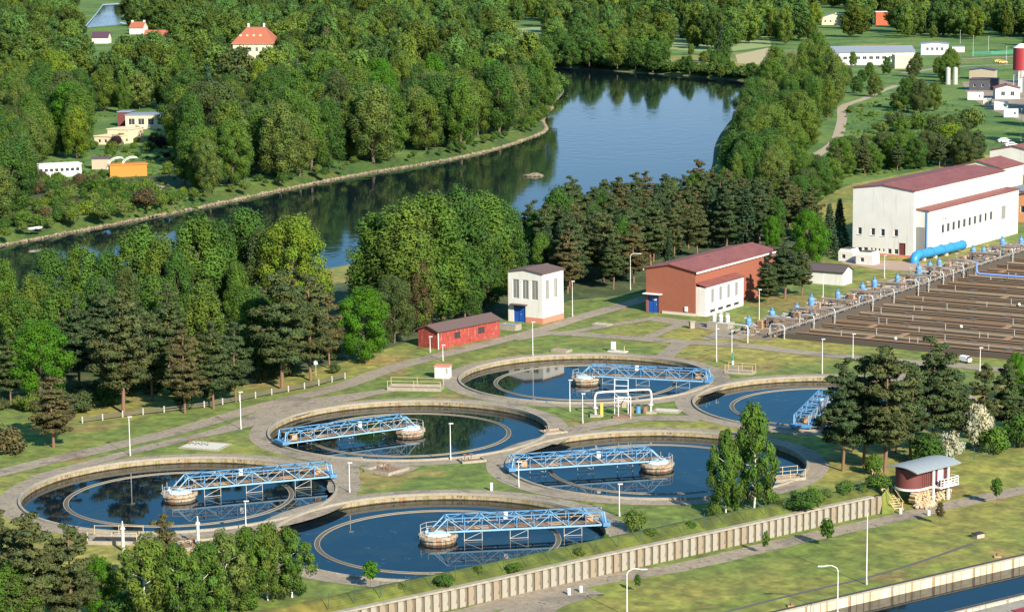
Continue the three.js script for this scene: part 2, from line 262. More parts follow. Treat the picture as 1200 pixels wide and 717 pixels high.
// river water and banks
structure('river_water', flat(offsetLoop(riverLine, 1.2, 0), WL), M.river);
structure('channel_water', flat(channelLine.map(p => new V3(p.x, 0, p.z)), -1), M.river);
{
  const low = offsetLoop(riverLine, -.6, WL - .6), mid = offsetLoop(riverLine, .7, WL + .22), c = (a) => [...a, a[0]];
  structure('river_bank_stone', loft(c(mid), c(low)), M.stone);
  const gb = loft(c(riverTop), c(mid)); structure('river_bank', sheetUV(gb), M.bank);
  // loose riprap along the waterline
  const sg = new THREE.IcosahedronGeometry(.5, 0); { const p = sg.attributes.position; rnd = mulberry(91); const jit = {}; for (let i = 0; i < p.count; i++) { const k = [p.getX(i), p.getY(i), p.getZ(i)].map(v => v.toFixed(2)).join(); jit[k] ??= .7 + .6 * rnd(); const s = jit[k]; p.setXYZ(i, p.getX(i) * s, p.getY(i) * s * .6, p.getZ(i) * s); } sg.computeVertexNormals(); }
  const N = 3600, im = new THREE.InstancedMesh(sg, std({ color: lin(1, 1, 1), roughness: 1 }), N), o = new THREE.Object3D(), col = new THREE.Color();
  const curve = new THREE.CatmullRomCurve3([...riverLine.slice(0, 88)]);
  const cache = curve.getSpacedPoints(1500);
  for (let i = 0; i < N; i++) {
    const k = Math.floor(rnd() * 1499), a = cache[k], b = cache[k + 1], dx = b.x - a.x, dz = b.z - a.z, L = Math.hypot(dx, dz) || 1, d = rr(-.2, .6);
    o.position.set(a.x + dx * rnd() - dz / L * d * -1, WL + .1 + Math.max(0, d) * .35, a.z + dz * rnd() + dx / L * d * -1);
    const s = rr(.25, .8); o.scale.set(s * rr(.8, 1.3), s, s); o.rotation.set(rnd() * 6, rnd() * 6, 0); o.updateMatrix(); im.setMatrixAt(i, o.matrix);
    const t = rr(.5, 1.2); im.setColorAt(i, col.setRGB(.24 * t, .19 * t, .125 * t));
  }
  im.name = 'riprap_stones'; im.userData = { kind: 'stuff', label: 'pale loose stones along the far river waterline', category: 'stones' }; sh(im); scene.add(im);
}
// terrace, bank, canal
const quayA = G(800, 741, TL), quayB = G(1400, 604, TL), qd = quayB.clone().sub(quayA).normalize(), qn = new V3(-qd.z, 0, qd.x);
if (qn.z < 0) qn.negate();                                                // towards the camera
const quayLine = [quayA.clone().addScaledVector(qd, -120), quayB.clone().addScaledVector(qd, 60)];
{
  const foot = wallTop.map(p => p.clone());
  const poly = [...foot, ...bankFoot, quayLine[1].clone(), quayLine[0].clone()].map(p => new V3(p.x, 0, p.z));
  terracePoly.push(...poly.map(p => [p.x, p.z])); structure('terrace_ground', flat(poly, TL), M.grass);
  const bl = loft(bankTop, bankFoot.map((p, i) => i ? p : p)); structure('grass_bank', sheetUV(bl), M.grass);
}
const CW = TL - 1.12;                                                         // canal level
{
  const nearQ = quayLine.map(p => p.clone().addScaledVector(qn, 10.9));
  structure('canal_water', flat([quayLine[0].clone().addScaledVector(qn, -.2), quayLine[1].clone().addScaledVector(qn, -.2), nearQ[1].clone().addScaledVector(qn, .4), nearQ[0].clone().addScaledVector(qn, .4)], CW), M.canal);
  const far = nearQ.map(p => p.clone().addScaledVector(qn, 40));
  structure('quay_ground', flat([nearQ[0].clone().addScaledVector(qn, 1.4), nearQ[1].clone().addScaledVector(qn, 1.4), far[1], far[0]], TL - .03), M.concrete);
}
function quayWall(label, base, out, y0, y1, thick) {                       // concrete quay wall in bays with a cap and a dark edge rail
  const t = thing('quay_wall', label, 'quay wall', [0, 0, 0]);
  const L = base[0].distanceTo(base[1]), bay = 6.2, n = Math.floor(L / bay), d = base[1].clone().sub(base[0]).normalize(), turn = Math.atan2(-d.z, d.x);
  const bg = keepUV(box(bay - .06, y1 - y0 - .12, thick, 0, 0, 0)); { const p = bg.attributes.position, uv = bg.attributes.uv; for (let i = 0; i < p.count; i++) uv.setXY(i, p.getX(i), .25 + p.getY(i) / (y1 - y0) * .8); }
  const cg = metreUV(rbox(bay - .03, .16, thick + .16, .03));
  for (let i = 0; i < n; i++) {
    const c = base[0].clone().addScaledVector(d, (i + .5) * bay).addScaledVector(qn, out * thick / 2);
    const m = part(t, 'wall_bay', bg, M.quay); m.position.set(c.x, y0, c.z); m.rotation.y = turn;
    const k = part(t, 'cap_stone', cg, M.concrete); k.position.set(c.x, y1 - .13, c.z); k.rotation.y = turn;
  }
  const e = base.map(p => p.clone().addScaledVector(qn, out > 0 ? thick - .12 : -thick + .12));
  part(t, 'edge_rail', bar([e[0].x, y1 + .09, e[0].z], [e[1].x, y1 + .09, e[1].z], .2, .12), M.dark);
  return t;
}
M.quay = std({ map: (() => { const A = fbm(1511, 90, 3, .8), N = fbm(1521, 14, 5, .6); return tex(1024, 64, (u, v, o) => { mix3(o, [.72, .66, .54], [.82, .77, .66], N(u, v * .1)); add3(o, [.45, .36, .25], step(.60, .72, A(u, .3)) * step(.2, .6, v + .4 * A(u, .7)) * .7); add3(o, [.36, .29, .2], step(.24, .12, v) * .8); scl(o, .88 + .24 * N(u * 3, v)); }, [40, 1]); })() });
quayWall('long pale concrete canal wall along the grass terrace', quayLine, 1, CW - 1, TL + .05, .5);
quayWall('concrete canal wall on the bank across the water from the grass', quayLine.map(p => p.clone().addScaledVector(qn, 10.9)), 1, CW - 1, TL + .02, .5);

{ // grass dike behind the retaining wall
  const c = new THREE.CatmullRomCurve3(wallTop, false, 'centripetal'), n = 150, P = c.getSpacedPoints(n), prof = [[.2, .06], [.9, .42], [1.7, .85], [2.4, 1.05], [3.1, .85], [4.0, .1], [5.1, -WT - .06]];
  const N = fbm(1711, 16, 3); const rows = prof.map(([d, y], j) => P.map((p, i) => { const a = P[Math.max(0, i - 1)], b = P[Math.min(n, i + 1)], dx = b.x - a.x, dz = b.z - a.z, L = Math.hypot(dx, dz), f = 1 - .35 * step(.72, 1, i / n), k = (N(i / n * 3, j * .13) - .5) * .3; return new V3(p.x + dz / L * (d + k), WT + (y > 0 ? y * f + (j ? k : 0) : y), p.z - dx / L * (d + k)); }));
  const pos = [], idx = []; rows.forEach(r => r.forEach(p => pos.push(p.x, p.y, p.z))); const w = n + 1; for (let j = 0; j < rows.length - 1; j++) for (let i = 0; i < n; i++) { const a = j * w + i; idx.push(a, a + 1, a + w, a + 1, a + w + 1, a + w); }
  const g = new THREE.BufferGeometry(); g.setAttribute('position', new THREE.Float32BufferAttribute(pos, 3)); g.setIndex(idx); g.computeVertexNormals(); structure('grass_dike', sheetUV(g), std({ map: grassTex, color: lin(.74, .66, .58), roughness: 1 }));
}
// roads and paths (asphalt sheets)
const road = (name, pts, w, y, lev = 0) => roadLines.push([new THREE.CatmullRomCurve3(pts.map(q => G(...q, lev)), false, 'centripetal').getPoints(pts.length * 5), typeof w === 'number' ? w : 6]) && structure(name, ribbon(pts.map(([x, yy]) => G(x, yy, lev)), w, lev + y), M.asphalt);
TANKS.forEach(([x, z], i) => structure('tank_path', flat(circle(x, z, R + 2.5), .016 + i * .0045, [circle(x, z, R - .1)]), M.asphalt));
road('service_road', [[-60, 569], [0, 554], [67, 538], [125, 525], [200, 507], [277, 485], [320, 473], [360, 463], [402, 452], [460, 431], [510, 418], [574, 402], [640, 385], [680, 372], [720, 361], [760, 349]], 3.6, .046);
road('service_road', [[40, 560], [112, 541], [200, 518], [250, 507], [310, 490], [350, 477], [417, 464], [460, 457]], (t) => 2.6 + 5.2 * Math.exp(-Math.pow((t - .68) / .16, 2)), .050);
road('service_road', [[600, 398], [640, 391], [720, 395], [787, 400], [881, 406], [920, 411], [1021, 421], [1101, 427], [1200, 436], [1300, 446]], 3.8, .054);
road('footpath', [[797, 381], [778, 388], [760, 396]], 2.2, .058);
road('footpath', [[770, 372], [737, 378], [700, 384], [660, 391]], 2.4, .062);
road('footpath', [[800, 402], [786, 412], [776, 421]], 3.2, .058);
road('footpath', [[1075, 426], [1057, 438], [1040, 450]], 2.8, .058);
road('footpath', [[404, 536], [402, 556], [404, 577]], 4.2, .058);
road('footpath', [[432, 553], [455, 550], [480, 553]], 5.2, .062);
road('footpath', [[640, 520], [665, 508], [690, 500], [740, 492], [790, 490], [820, 492]], 3.6, .058);
road('footpath', [[830, 445], [846, 436], [870, 430]], 2.6, .058);
road('terrace_path', [[480, 733], [553, 717], [634, 694], [720, 677], [800, 664], [907, 639], [987, 621], [1060, 605], [1114, 592], [1200, 574], [1320, 549]], 3.1, .012, TL);
road('terrace_path', [[600, 730], [640, 703], [690, 690]], 5.5, .008, TL);
road('dirt_track', [[1052, 100], [1040, 104], [1012, 116], [990, 124], [987, 140], [983, 158], [975, 170], [950, 186], [935, 197]], 3.5, .02);
scene.children.filter(o => o.name.startsWith('dirt_track')).forEach(o => o.material = std({ color: lin(.33, .26, .17), roughness: 1 }));
structure('gravel_yard', flat([along(BA, -9.5, -3), along(BA, -.8, -3), along(BA, -.8, BD), along(BA, -9.5, BD)], .02), M.gravel);
structure('paved_yard', flat([[1000, 303], [1052, 306], [1090, 309], [1080, 318], [1030, 316], [985, 308]].map(([x, y]) => G(x, y)), .03), std({ color: lin(.36, .24, .17), roughness: 1 }));
structure('paved_yard', flat([[755, 375], [770, 371], [845, 380], [880, 392], [870, 398], [820, 398], [840, 388]].map(([x, y]) => G(x, y)), .034), M.asphalt);
structure('paved_yard', flat([[1128, 96], [1215, 92], [1300, 110], [1300, 150], [1200, 142], [1160, 128], [1135, 112]].map(([x, y]) => G(x, y)), .024), M.asphalt);
structure('dry_field', flat([[862, 64], [905, 55], [912, 66], [905, 76], [865, 74]].map(([x, y]) => G(x, y)), .02), std({ color: lin(.36, .30, .15), roughness: 1 }));
road('depot_road', [[1060, 86], [1100, 80], [1140, 77], [1200, 76], [1290, 78]], 6, .028);
road('depot_road', [[1128, 69], [1200, 66], [1290, 66]], 7, .032);
structure('dry_field', flat([[1125, 74], [1200, 72], [1290, 73], [1290, 68.5], [1200, 67.5], [1130, 70]].map(([x, y]) => G(x, y)), .022), std({ map: grassTex, roughness: 1 }));
structure('hay_field', flat([[586, 36], [640, 30], [700, 34], [800, 38], [860, 44], [900, 40], [905, 54], [840, 62], [700, 50], [600, 46]].map(([x, y]) => G(x, y)), .018), std({ color: lin(.22, .27, .09), roughness: 1 }));

// ---------------------------------------------------------------- settling tanks
const TW = -.62;                                                          // water level in the tanks
const ringGeo = (r0, r1, y0, y1, n = 128, uvWall = false) => {              // ring of rectangular section
  const prof = [[r0, y0], [r1, y0], [r1, y1], [r0, y1], [r0, y0]].map(p => new THREE.Vector2(...p));
  const g = new THREE.LatheGeometry(prof, n).toNonIndexed(); g.computeVertexNormals(); return g;
};
const tankWallGeo = (() => { // inner wall face with its own uv: metres round, 0..1 up
  const n = 160, pos = [], uv = [], idx = [], r = R - .35, nor = [];
  for (let i = 0; i <= n; i++) { const a = i / n * 2 * Math.PI; for (const [y, v] of [[TW - .6, -.6 / (.12 - TW)], [.12, 1]]) { pos.push(r * Math.cos(a), y, r * Math.sin(a)); nor.push(-Math.cos(a), 0, -Math.sin(a)); uv.push(i / n * 120, v); } if (i) { const k = 2 * i; idx.push(k - 2, k, k - 1, k, k + 1, k - 1); } }
  const g = new THREE.BufferGeometry(); g.setAttribute('position', new THREE.Float32BufferAttribute(pos, 3)); g.setAttribute('normal', new THREE.Float32BufferAttribute(nor, 3)); g.setAttribute('uv', new THREE.Float32BufferAttribute(uv, 2)); g.setIndex(idx); return keepUV(g);
})();
const segRim = (() => { // one rim block, a 24th of the circle
  const s = new THREE.Shape(), a = Math.PI * 2 / 24 - .0012; s.absarc(0, 0, R - .06, 0, a, false); s.absarc(0, 0, R - .37, a, 0, true);
  const g = new THREE.ExtrudeGeometry(s, { depth: .3, bevelEnabled: true, bevelSize: .02, bevelThickness: .02, bevelSegments: 1, curveSegments: 8 }); g.rotateX(-Math.PI / 2); return metreUV(g.translate(0, -.02, 0));
})();
const waterDisc = sheetUV(new THREE.CircleGeometry(R - .36, 128).rotateX(-Math.PI / 2));
const outerWallGeo = new THREE.CylinderGeometry(R - .02, R - .02, 2.1, 128, 1, true).translate(0, -1.02, 0);
const LR = 14.1;                                                           // overflow channel radius
const launder = [ringGeo(LR - .33, LR - .25, TW - .8, TW + .06, 128), ringGeo(LR + .25, LR + .33, TW - .8, TW + .06, 128)];
const launderBed = ringGeo(LR - .25, LR + .25, TW - .8, TW + .02, 128);
const pierGeo = (() => { const g = new THREE.LatheGeometry([[0, TW - .7], [2.05, TW - .9], [2.12, TW + .3], [2.35, TW + .46], [2.35, TW + .78], [2.25, TW + .84], [0, TW + .84]].map(p => new THREE.Vector2(...p)), 14).toNonIndexed(); g.computeVertexNormals(); return g; })();
const pierTex = (() => { const A = fbm(1611, 30, 3, .8), N = fbm(1621, 8, 4); return tex(256, 128, (u, v, o) => { mix3(o, [.57, .53, .46], [.67, .63, .55], N(u, v)); add3(o, [.55, .32, .17], step(.52, .66, A(u, v * .12)) * .75); add3(o, [.3, .25, .18], step(.62, .72, A(u + .5, v * .1)) * .6); }, [8, 4]); })();
M.pier = std({ map: pierTex });
function tank(i, label) {
  const t = thing('settling_tank', label, 'tank', [TANKS[i][0], 0, TANKS[i][1]], i * 1.3, 'round settling tanks');
  part(t, 'wall', tankWallGeo, M.tankWall); part(t, 'outer_wall', outerWallGeo, M.concrete);
  const w = part(t, 'water_surface', waterDisc, M.tankWater); w.position.y = TW;
  for (let k = 0; k < 24; k++) { const s = part(t, 'rim_block', segRim, M.concrete); s.rotation.y = k / 24 * 2 * Math.PI; s.position.y = -.02 + .012 * Math.sin(k * 5.1 + i); }
  launder.forEach(g => part(t, 'overflow_weir', g, M.launder)); part(t, 'overflow_channel', launderBed, M.launderBed);
  const p = part(t, 'centre_pier', pierGeo, M.pier); p.rotation.y = i; part(p, 'pier_cap', cyl(1.6, 1.5, .26, 0, TW + .84, 0, 24), M.paint);
  for (let k = 0; k < 10; k++) { const a = k / 10 * 2 * Math.PI, b = (k + 1) / 10 * 2 * Math.PI, q = (c, y) => [2.1 * Math.cos(c), TW + y, 2.1 * Math.sin(c)]; part(p, 'rail_post', bar(q(a, .82), q(a, 1.8), .05), M.galv); if (k < 4) for (const y of [1.3, 1.8]) part(p, 'rail', bar(q(a, y), q(b, y), .045), M.galv); }
  return t;
}
M.launder = std({ color: lin(.30, .26, .185) }); M.launderBed = std({ color: lin(.10, .08, .055), roughness: .8 });
tank(0, 'round settling tank mirroring the dark wood, beside the row of birches');
tank(1, 'round settling tank between the railed pit and the lawn with the square pit');
tank(2, 'round settling tank mirroring the white tower building');
tank(3, 'round settling tank with the two tall birches on its near side');
tank(4, 'round settling tank beside the ribbed retaining wall');
tank(5, 'round settling tank beside the pines, its bridge turned across');

// ---------------------------------------------------------------- travelling truss bridges
function makeBridge() {
  const b = thing('scraper_bridge', '', 'bridge', [0, 0, 0], 0, 'blue truss bridges on the settling tanks');
  const x0 = -1.2, x1 = R - .1, y0 = .62, y1 = 2.2, hw = 1.05, n = 9, dx = (x1 - .5 - (x0 + 2.2)) / n, T0 = x0 + 2.2;
  for (const s of [-1, 1]) {
    const z = s * hw;
    part(b, 'bottom_chord', bar([x0, y0, z], [x1 + .25, y0, z], .14, .2), M.paleBlue);
    part(b, 'top_chord', bar([T0, y1, z], [x1 - .35, y1, z], .12, .12), M.blue);
    part(b, 'end_brace', bar([x0 + .6, y0, z], [T0, y1, z], .13), M.paleBlue);
    part(b, 'end_brace', bar([x1 - .1, y0, z], [x1 - .35, y1, z], .13), M.paleBlue);
    for (let i = 0; i <= n; i++) part(b, 'upright', bar([T0 + i * dx, y0, z], [T0 + i * dx, y1, z], .1), M.blue);
    for (let i = 0; i < n; i++) part(b, 'diagonal', i % 2 ? bar([T0 + i * dx, y0, z + .02 * s], [T0 + (i + 1) * dx, y1, z + .02 * s], .075) : bar([T0 + i * dx, y1, z + .02 * s], [T0 + (i + 1) * dx, y0, z + .02 * s], .075), M.paleBlue);
    part(b, 'handrail', bar([T0, y0 + 1.15, z * .78], [x1 - .8, y0 + 1.15, z * .78], .06), M.rustPale);
  }
  for (let i = 0; i <= n; i++) { part(b, 'cross_tie', bar([T0 + i * dx, y1, -hw], [T0 + i * dx, y1, hw], .09), M.blue); part(b, 'floor_beam', bar([T0 + i * dx, y0 - .06, -hw], [T0 + i * dx, y0 - .06, hw], .12), M.rust); }
  for (let i = 0; i < n; i++) part(b, 'top_brace', bar([T0 + i * dx, y1 + .02, i % 2 ? -hw : hw], [T0 + (i + 1) * dx, y1 + .02, i % 2 ? hw : -hw], .07), M.blue);
  const pw = (x1 - x0 - .4) / 12; const dg = rbox(pw - .03, .07, 1.45, .015);
  for (let i = 0; i < 12; i++) { const p = part(b, 'deck_plate', dg, i % 5 === 3 ? M.rustPale : M.rust); p.position.set(x0 + .3 + (i + .5) * pw, y0 + .14 + (i % 3) * .006, 0); }
  for (const x of [x0 + 4.2, x0 + 9.6, x0 + 16]) { // scraper frames that hang to the water
    const f = thingPart(b, 'scraper_frame');
    for (const s of [0, 2.1]) part(f, 'hanger', bar([x + s, y0 - .1, hw - .1], [x + s, TW - .3, hw - .1], .06), M.galv);
    part(f, 'tie_bar', bar([x, TW + .12, hw - .1], [x + 2.1, TW + .12, hw - .1], .05), M.galv); part(f, 'tie_bar', bar([x, TW + .15, hw - .12], [x + 2.1, y0 - .2, hw - .12], .045), M.galv);
  }
  part(b, 'slewing_head', cyl(.95, .8, .3, 0, TW + 1.1, 0, 20), M.paleBlue);
  const c = part(b, 'end_carriage', rbox(.9, .46, 2.9, .06, x1 - .1, .46, 0), M.blue);
  for (const z of [-1.1, 1.1]) part(c, 'wheel', new THREE.CylinderGeometry(.15, .15, .2, 16).rotateZ(Math.PI / 2).translate(x1 - .15, .455, z), M.dark);
  part(b, 'drive_box', rbox(.8, .7, .7, .05, x1 - 1.9, y0 + .2, -.2), M.rustPale); part(b, 'control_cabinet', rbox(.5, .8, .4, .03, x0 + 9.3, y0 + .85, -.7), M.paint);
  return b;
}
function thingPart(parent, name) { const g = new THREE.Group(); g.name = name; parent.add(g); return g; }
const proto = makeBridge();
{
  const ends = [[391, 556], [318, 520], [832, 446], [597, 549], [716, 612], [942, 497]];
  const labels = ['blue truss bridge on the tank that mirrors the dark wood, beside the birches', 'blue truss bridge on the tank beside the railed pit', 'blue truss bridge on the tank mirroring the white tower', 'blue truss bridge on the tank with two birches on its near side', 'blue truss bridge with hanging white frames on the tank beside the ribbed wall', 'blue truss bridge on the tank partly hidden by the dark pines'];
  TANKS.forEach(([x, z], i) => {
    const o = i ? copyOf(proto, labels[i]) : proto; o.userData.label = labels[i];
    const e = G(...ends[i], .6); o.position.set(x, 0, z); o.rotation.y = Math.atan2(-(e.z - z), e.x - x);
  });
}

// ---------------------------------------------------------------- trees
// a crown is built from many leaf-sized faces gathered in clumps round the ends of the limbs
function leafCloud(blobs, o) {                                             // blobs: [x,y,z,rx,ry,rz,count]
  const pos = [], nor = [], col = [], idx = []; const n = new V3(), t = new V3(), b = new V3(), out = new V3(), p = new V3(), c0 = new V3(...o.centre);
  for (const [bx, by, bz, rx, ry, rz, cnt] of blobs) {
    const tone = 1 + (rnd() - .5) * .34, warm = (rnd() - .5) * .22;
    for (let k = 0; k < cnt; k++) {
      const u = rnd() * 2 - 1, a = rnd() * 2 * Math.PI, q = Math.sqrt(1 - u * u), rad = Math.pow(rnd(), .42);
      out.set(q * Math.cos(a), u, q * Math.sin(a));
      p.set(bx + out.x * rx * rad, by + out.y * ry * rad, bz + out.z * rz * rad);
      if (p.y < (o.floor ?? .3)) p.y = (o.floor ?? .3) + rnd() * .4;
      n.set(rnd() - .5, rnd() - .35, rnd() - .5).multiplyScalar(1.5).addScaledVector(out, .8).normalize();
      t.set(rnd() - .5, rnd() - .5 - (o.droop || 0), rnd() - .5).cross(n).normalize(); b.crossVectors(n, t);
      const s = o.leaf * (.6 + .8 * rnd()), l = s * (o.long || 1.25), w = s * .62, base = pos.length / 3;
      const bend = n.clone().multiplyScalar(-s * .25);
      for (const [x, y, m] of [[-w, 0, 0], [0, -l, 1], [w, 0, 0], [0, l, 1]]) pos.push(p.x + t.x * x + b.x * y + bend.x * m, p.y + t.y * x + b.y * y + bend.y * m, p.z + t.z * x + b.z * y + bend.z * m);
      const g = out.clone().multiplyScalar(.75).addScaledVector(p.clone().sub(c0).normalize(), .55).addScaledVector(n, .55).normalize();
      const v = tone * (.82 + .36 * rnd()), wr = warm + (rnd() - .5) * .16;
      for (let j = 0; j < 4; j++) { nor.push(g.x, g.y, g.z); col.push(v * (1 + wr), v, v * (1 - wr * .6)); }
      idx.push(base, base + 1, base + 2, base, base + 2, base + 3);
    }
  }
  const g = new THREE.BufferGeometry(); g.setAttribute('position', new THREE.Float32BufferAttribute(pos, 3)); g.setAttribute('normal', new THREE.Float32BufferAttribute(nor, 3)); g.setAttribute('color', new THREE.Float32BufferAttribute(col, 3)); g.setIndex(idx); return g;
}
function limb(a, b, r0, r1, n = 6) { const A = new V3(...a), B = new V3(...b), L = A.distanceTo(B), g = new THREE.CylinderGeometry(r1, r0, L, n, 1); g.translate(0, L / 2, 0); g.applyQuaternion(new THREE.Quaternion().setFromUnitVectors(new V3(0, 1, 0), B.clone().sub(A).normalize())); g.translate(...a); return g; }
function bentTrunk(h, r0, r1, sway) { const L = []; let p = [0, -.3, 0]; const n = 5; for (let i = 1; i <= n; i++) { const q = [rr(-1, 1) * sway, h * i / n, rr(-1, 1) * sway]; L.push(limb(p, q, r0 + (r1 - r0) * (i - 1) / n, r0 + (r1 - r0) * i / n, 8)); p = q; } return L; }
// every prototype is one unit tree, 10 m tall; kinds differ in habit
function makeKind(kind, seed, dens) {
  rnd = mulberry(seed); const blobs = [], wood = []; const D = (n) => Math.round(n * dens);
  let opt = { leaf: .098, centre: [0, 6, 0] };
  if (kind === 'broad' || kind === 'tall') {
    const W = kind === 'broad' ? 3.7 : 2.35, lo = kind === 'broad' ? 1.3 : 1.2, n = kind === 'broad' ? 46 : 48;
    wood.push(...bentTrunk(7.4, .2, .06, .12));
    for (let i = 0; i < n; i++) {
      const f = (i + rnd() * .9) / n, y = lo + (9.3 - lo) * f, prof = kind === 'broad' ? Math.pow(Math.sin(Math.PI * Math.min(1, .14 + .84 * f)), .55) : Math.pow(Math.sin(Math.PI * Math.min(1, .2 + .77 * f)), .75), a = i * 2.4 + rnd() * 1.1, d = W * prof * (.42 + .5 * Math.sqrt(rnd())) * (i % 6 === 5 ? 1.12 : 1), s = rr(.72, 1.32) * (kind === 'broad' ? 1 : .8);
      const x = d * Math.cos(a), z = d * Math.sin(a);
      const vert = kind === 'broad' ? .82 : rr(.9, 1.35); blobs.push([x, y, z, s * rr(.9, 1.15), s * vert, s * rr(.9, 1.15), D(370 * s * s)]);
      if (i % 2 === 0) wood.push(limb([0, Math.max(1.4, y * .62), 0], [x * .9, y, z * .9], .07, .02, 5));
    }
    for (let i = 0; i < 12; i++) { const a = i * 2.4, y = 2.6 + i * .5, d = W * .42, s = rr(.9, 1.2) * (kind === 'broad' ? 1 : .75); blobs.push([d * Math.cos(a), y, d * Math.sin(a), s, s, s, D(190 * s * s)]); }
    opt.centre = [0, kind === 'broad' ? 5.2 : 5.5, 0];
  } else if (kind === 'poplar') {
    wood.push(...bentTrunk(9, .16, .03, .06));
    for (let i = 0; i < 34; i++) { const f = (i + rnd()) / 34, y = 1.1 + 8.5 * f, d = 1.25 * Math.pow(Math.sin(Math.PI * (.12 + .84 * f)), .7) * rr(.3, 1), a = i * 2.4, s = rr(.55, .85); blobs.push([d * Math.cos(a), y, d * Math.sin(a), s, s * 1.3, s, D(140)]); if (i % 3 === 0) wood.push(limb([0, y * .8, 0], [d * Math.cos(a), y, d * Math.sin(a)], .05, .015, 5)); }
  } else if (kind === 'pine') {
    wood.push(...bentTrunk(9, .15, .05, .14));
    const tiers = 15;
    for (let i = 0; i < tiers; i++) {
      const f = i / (tiers - 1), y = 2.5 + 6.9 * f + rr(-.35, .35), reach = 2.45 * Math.pow(Math.sin(Math.PI * Math.min(.985, .30 + .66 * f)), .62) * rr(.55, 1.15), m = f > .85 ? 2 : f > .5 ? 4 : 5;
      for (let k = 0; k < m; k++) { const a = i * 1.9 + k / m * 6.28 + rr(-.4, .4), d = reach * rr(.55, 1), s = rr(.55, .95) * (1 - .35 * f); if (rnd() < .1) continue; const up = rr(-.3, .42), e = s * .82; blobs.push([d * Math.cos(a), y + up + d * .1, d * Math.sin(a), e * 1.1, e * rr(.42, .72), e * 1.1, D(200 * e)]); blobs.push([d * .72 * Math.cos(a + .5), y + up + rr(-.2, .2), d * .72 * Math.sin(a + .5), e * .9, e * rr(.3, .45), e * .9, D(115 * e)]); blobs.push([d * .4 * Math.cos(a), y + up * .5, d * .4 * Math.sin(a), e * .9, e * .42, e * .9, D(80 * e)]); wood.push(limb([0, y - .25, 0], [d * Math.cos(a), y + up + d * .06, d * Math.sin(a)], .05, .015, 4)); }
    }
    blobs.push([0, 9.35, 0, .5, .55, .5, D(60)], [.2, 8.9, .1, .6, .4, .6, D(50)]);
    for (let k = 0; k < 5; k++) { const a = rnd() * 6.28, y = rr(1.6, 3); wood.push(limb([0, y, 0], [rr(.6, 1.2) * Math.cos(a), y + .1, rr(.6, 1.2) * Math.sin(a)], .03, .01, 4)); }
    Object.assign(opt, { leaf: .085, long: 1.9, centre: [0, 5, 0] });
  } else if (kind === 'spruce') {
    wood.push(...bentTrunk(9.6, .16, .02, .03));
    for (let i = 0; i < 22; i++) { const f = i / 21, y = .8 + 8.9 * f, reach = 2.1 * (1 - f) + .14; for (let k = 0; k < 7; k++) { const a = i * 1.3 + k / 7 * 6.28 + rr(-.2, .2), d = reach * rr(.6, .95); blobs.push([d * Math.cos(a), y - d * .22, d * Math.sin(a), .30 + reach * .16, .2, .30 + reach * .16, D(17)]); } if (i % 2) wood.push(limb([0, y, 0], [reach * .8, y - reach * .2, 0], .03, .01, 4)); }
    Object.assign(opt, { leaf: .15, long: 1.6, centre: [0, 3, 0] });
  } else if (kind === 'birch') {
    wood.push(...bentTrunk(9.2, .11, .025, .1));
    for (let i = 0; i < 40; i++) { const f = (i + rnd()) / 40, y = 1.3 + 8.2 * f, d = 2.1 * Math.pow(Math.sin(Math.PI * (.16 + .8 * f)), .7) * rr(.3, 1.05), a = i * 2.4, s = rr(.5, .85); blobs.push([d * Math.cos(a), y - .2, d * Math.sin(a), s * .85, s * 1.5, s * .85, D(170)]); if (i % 2) wood.push(limb([0, y * .86, 0], [d * Math.cos(a), y + .3, d * Math.sin(a)], .04, .01, 4)); }
    Object.assign(opt, { leaf: .10, long: 1.8, droop: .9, centre: [0, 5, 0] });
  } else if (kind === 'bush') { // 10 units tall like the others; used small
    for (let i = 0; i < 22; i++) { const a = i * 2.4, d = 4.4 * Math.sqrt((i + .5) / 22), s = rr(1.7, 2.9); blobs.push([d * Math.cos(a), 2 + (7 - d * .8) * rnd() + .6, d * Math.sin(a), s, s * .9, s, D(95)]); if (i % 2) wood.push(limb([0, 0, 0], [d * .7 * Math.cos(a), 3.5, d * .7 * Math.sin(a)], .16, .05, 5)); }
    Object.assign(opt, { leaf: .40, centre: [0, 2.5, 0] });
  } else if (kind === 'sapling') {
    wood.push(...bentTrunk(6.5, .13, .05, .1));
    for (let i = 0; i < 20; i++) { const a = i * 2.4, f = i / 20, y = 4.2 + 5.2 * f, d = 2.3 * Math.sin(Math.PI * (.2 + .72 * f)) * rr(.35, 1), s = rr(.75, 1.2); blobs.push([d * Math.cos(a), y, d * Math.sin(a), s, s, s, D(44)]); if (i % 2) wood.push(limb([0, y * .75, 0], [d * Math.cos(a), y, d * Math.sin(a)], .05, .02, 4)); }
    Object.assign(opt, { leaf: .34, centre: [0, 6.4, 0] });
  }
  return { crown: leafCloud(blobs, opt), trunk: merge(wood) };
}
const leafMat = (r, g, b) => new THREE.MeshPhysicalMaterial({ color: lin(r, g, b), vertexColors: true, roughness: 1, specularIntensity: .12, transmission: .44, thickness: 0, side: THREE.DoubleSide });
const needleMat = (r, g, b) => new THREE.MeshPhysicalMaterial({ color: lin(r, g, b), vertexColors: true, roughness: .95, specularIntensity: .2, transmission: .12, thickness: 0, side: THREE.DoubleSide });
const LEAF = {
  mid: leafMat(.106, .192, .028), deep: leafMat(.072, .152, .027), olive: leafMat(.132, .196, .031), lime: leafMat(.175, .250, .026), bright: leafMat(.082, .208, .015), soft: leafMat(.148, .206, .046), dusky: leafMat(.094, .132, .038), bronze: leafMat(.125, .10, .045), purple: leafMat(.055, .035, .032), white: leafMat(.50, .49, .34),
  pineA: needleMat(.060, .084, .029), pineB: needleMat(.073, .087, .030), pineC: needleMat(.096, .086, .034), pineD: needleMat(.050, .078, .029), spruce: needleMat(.035, .066, .028),
};
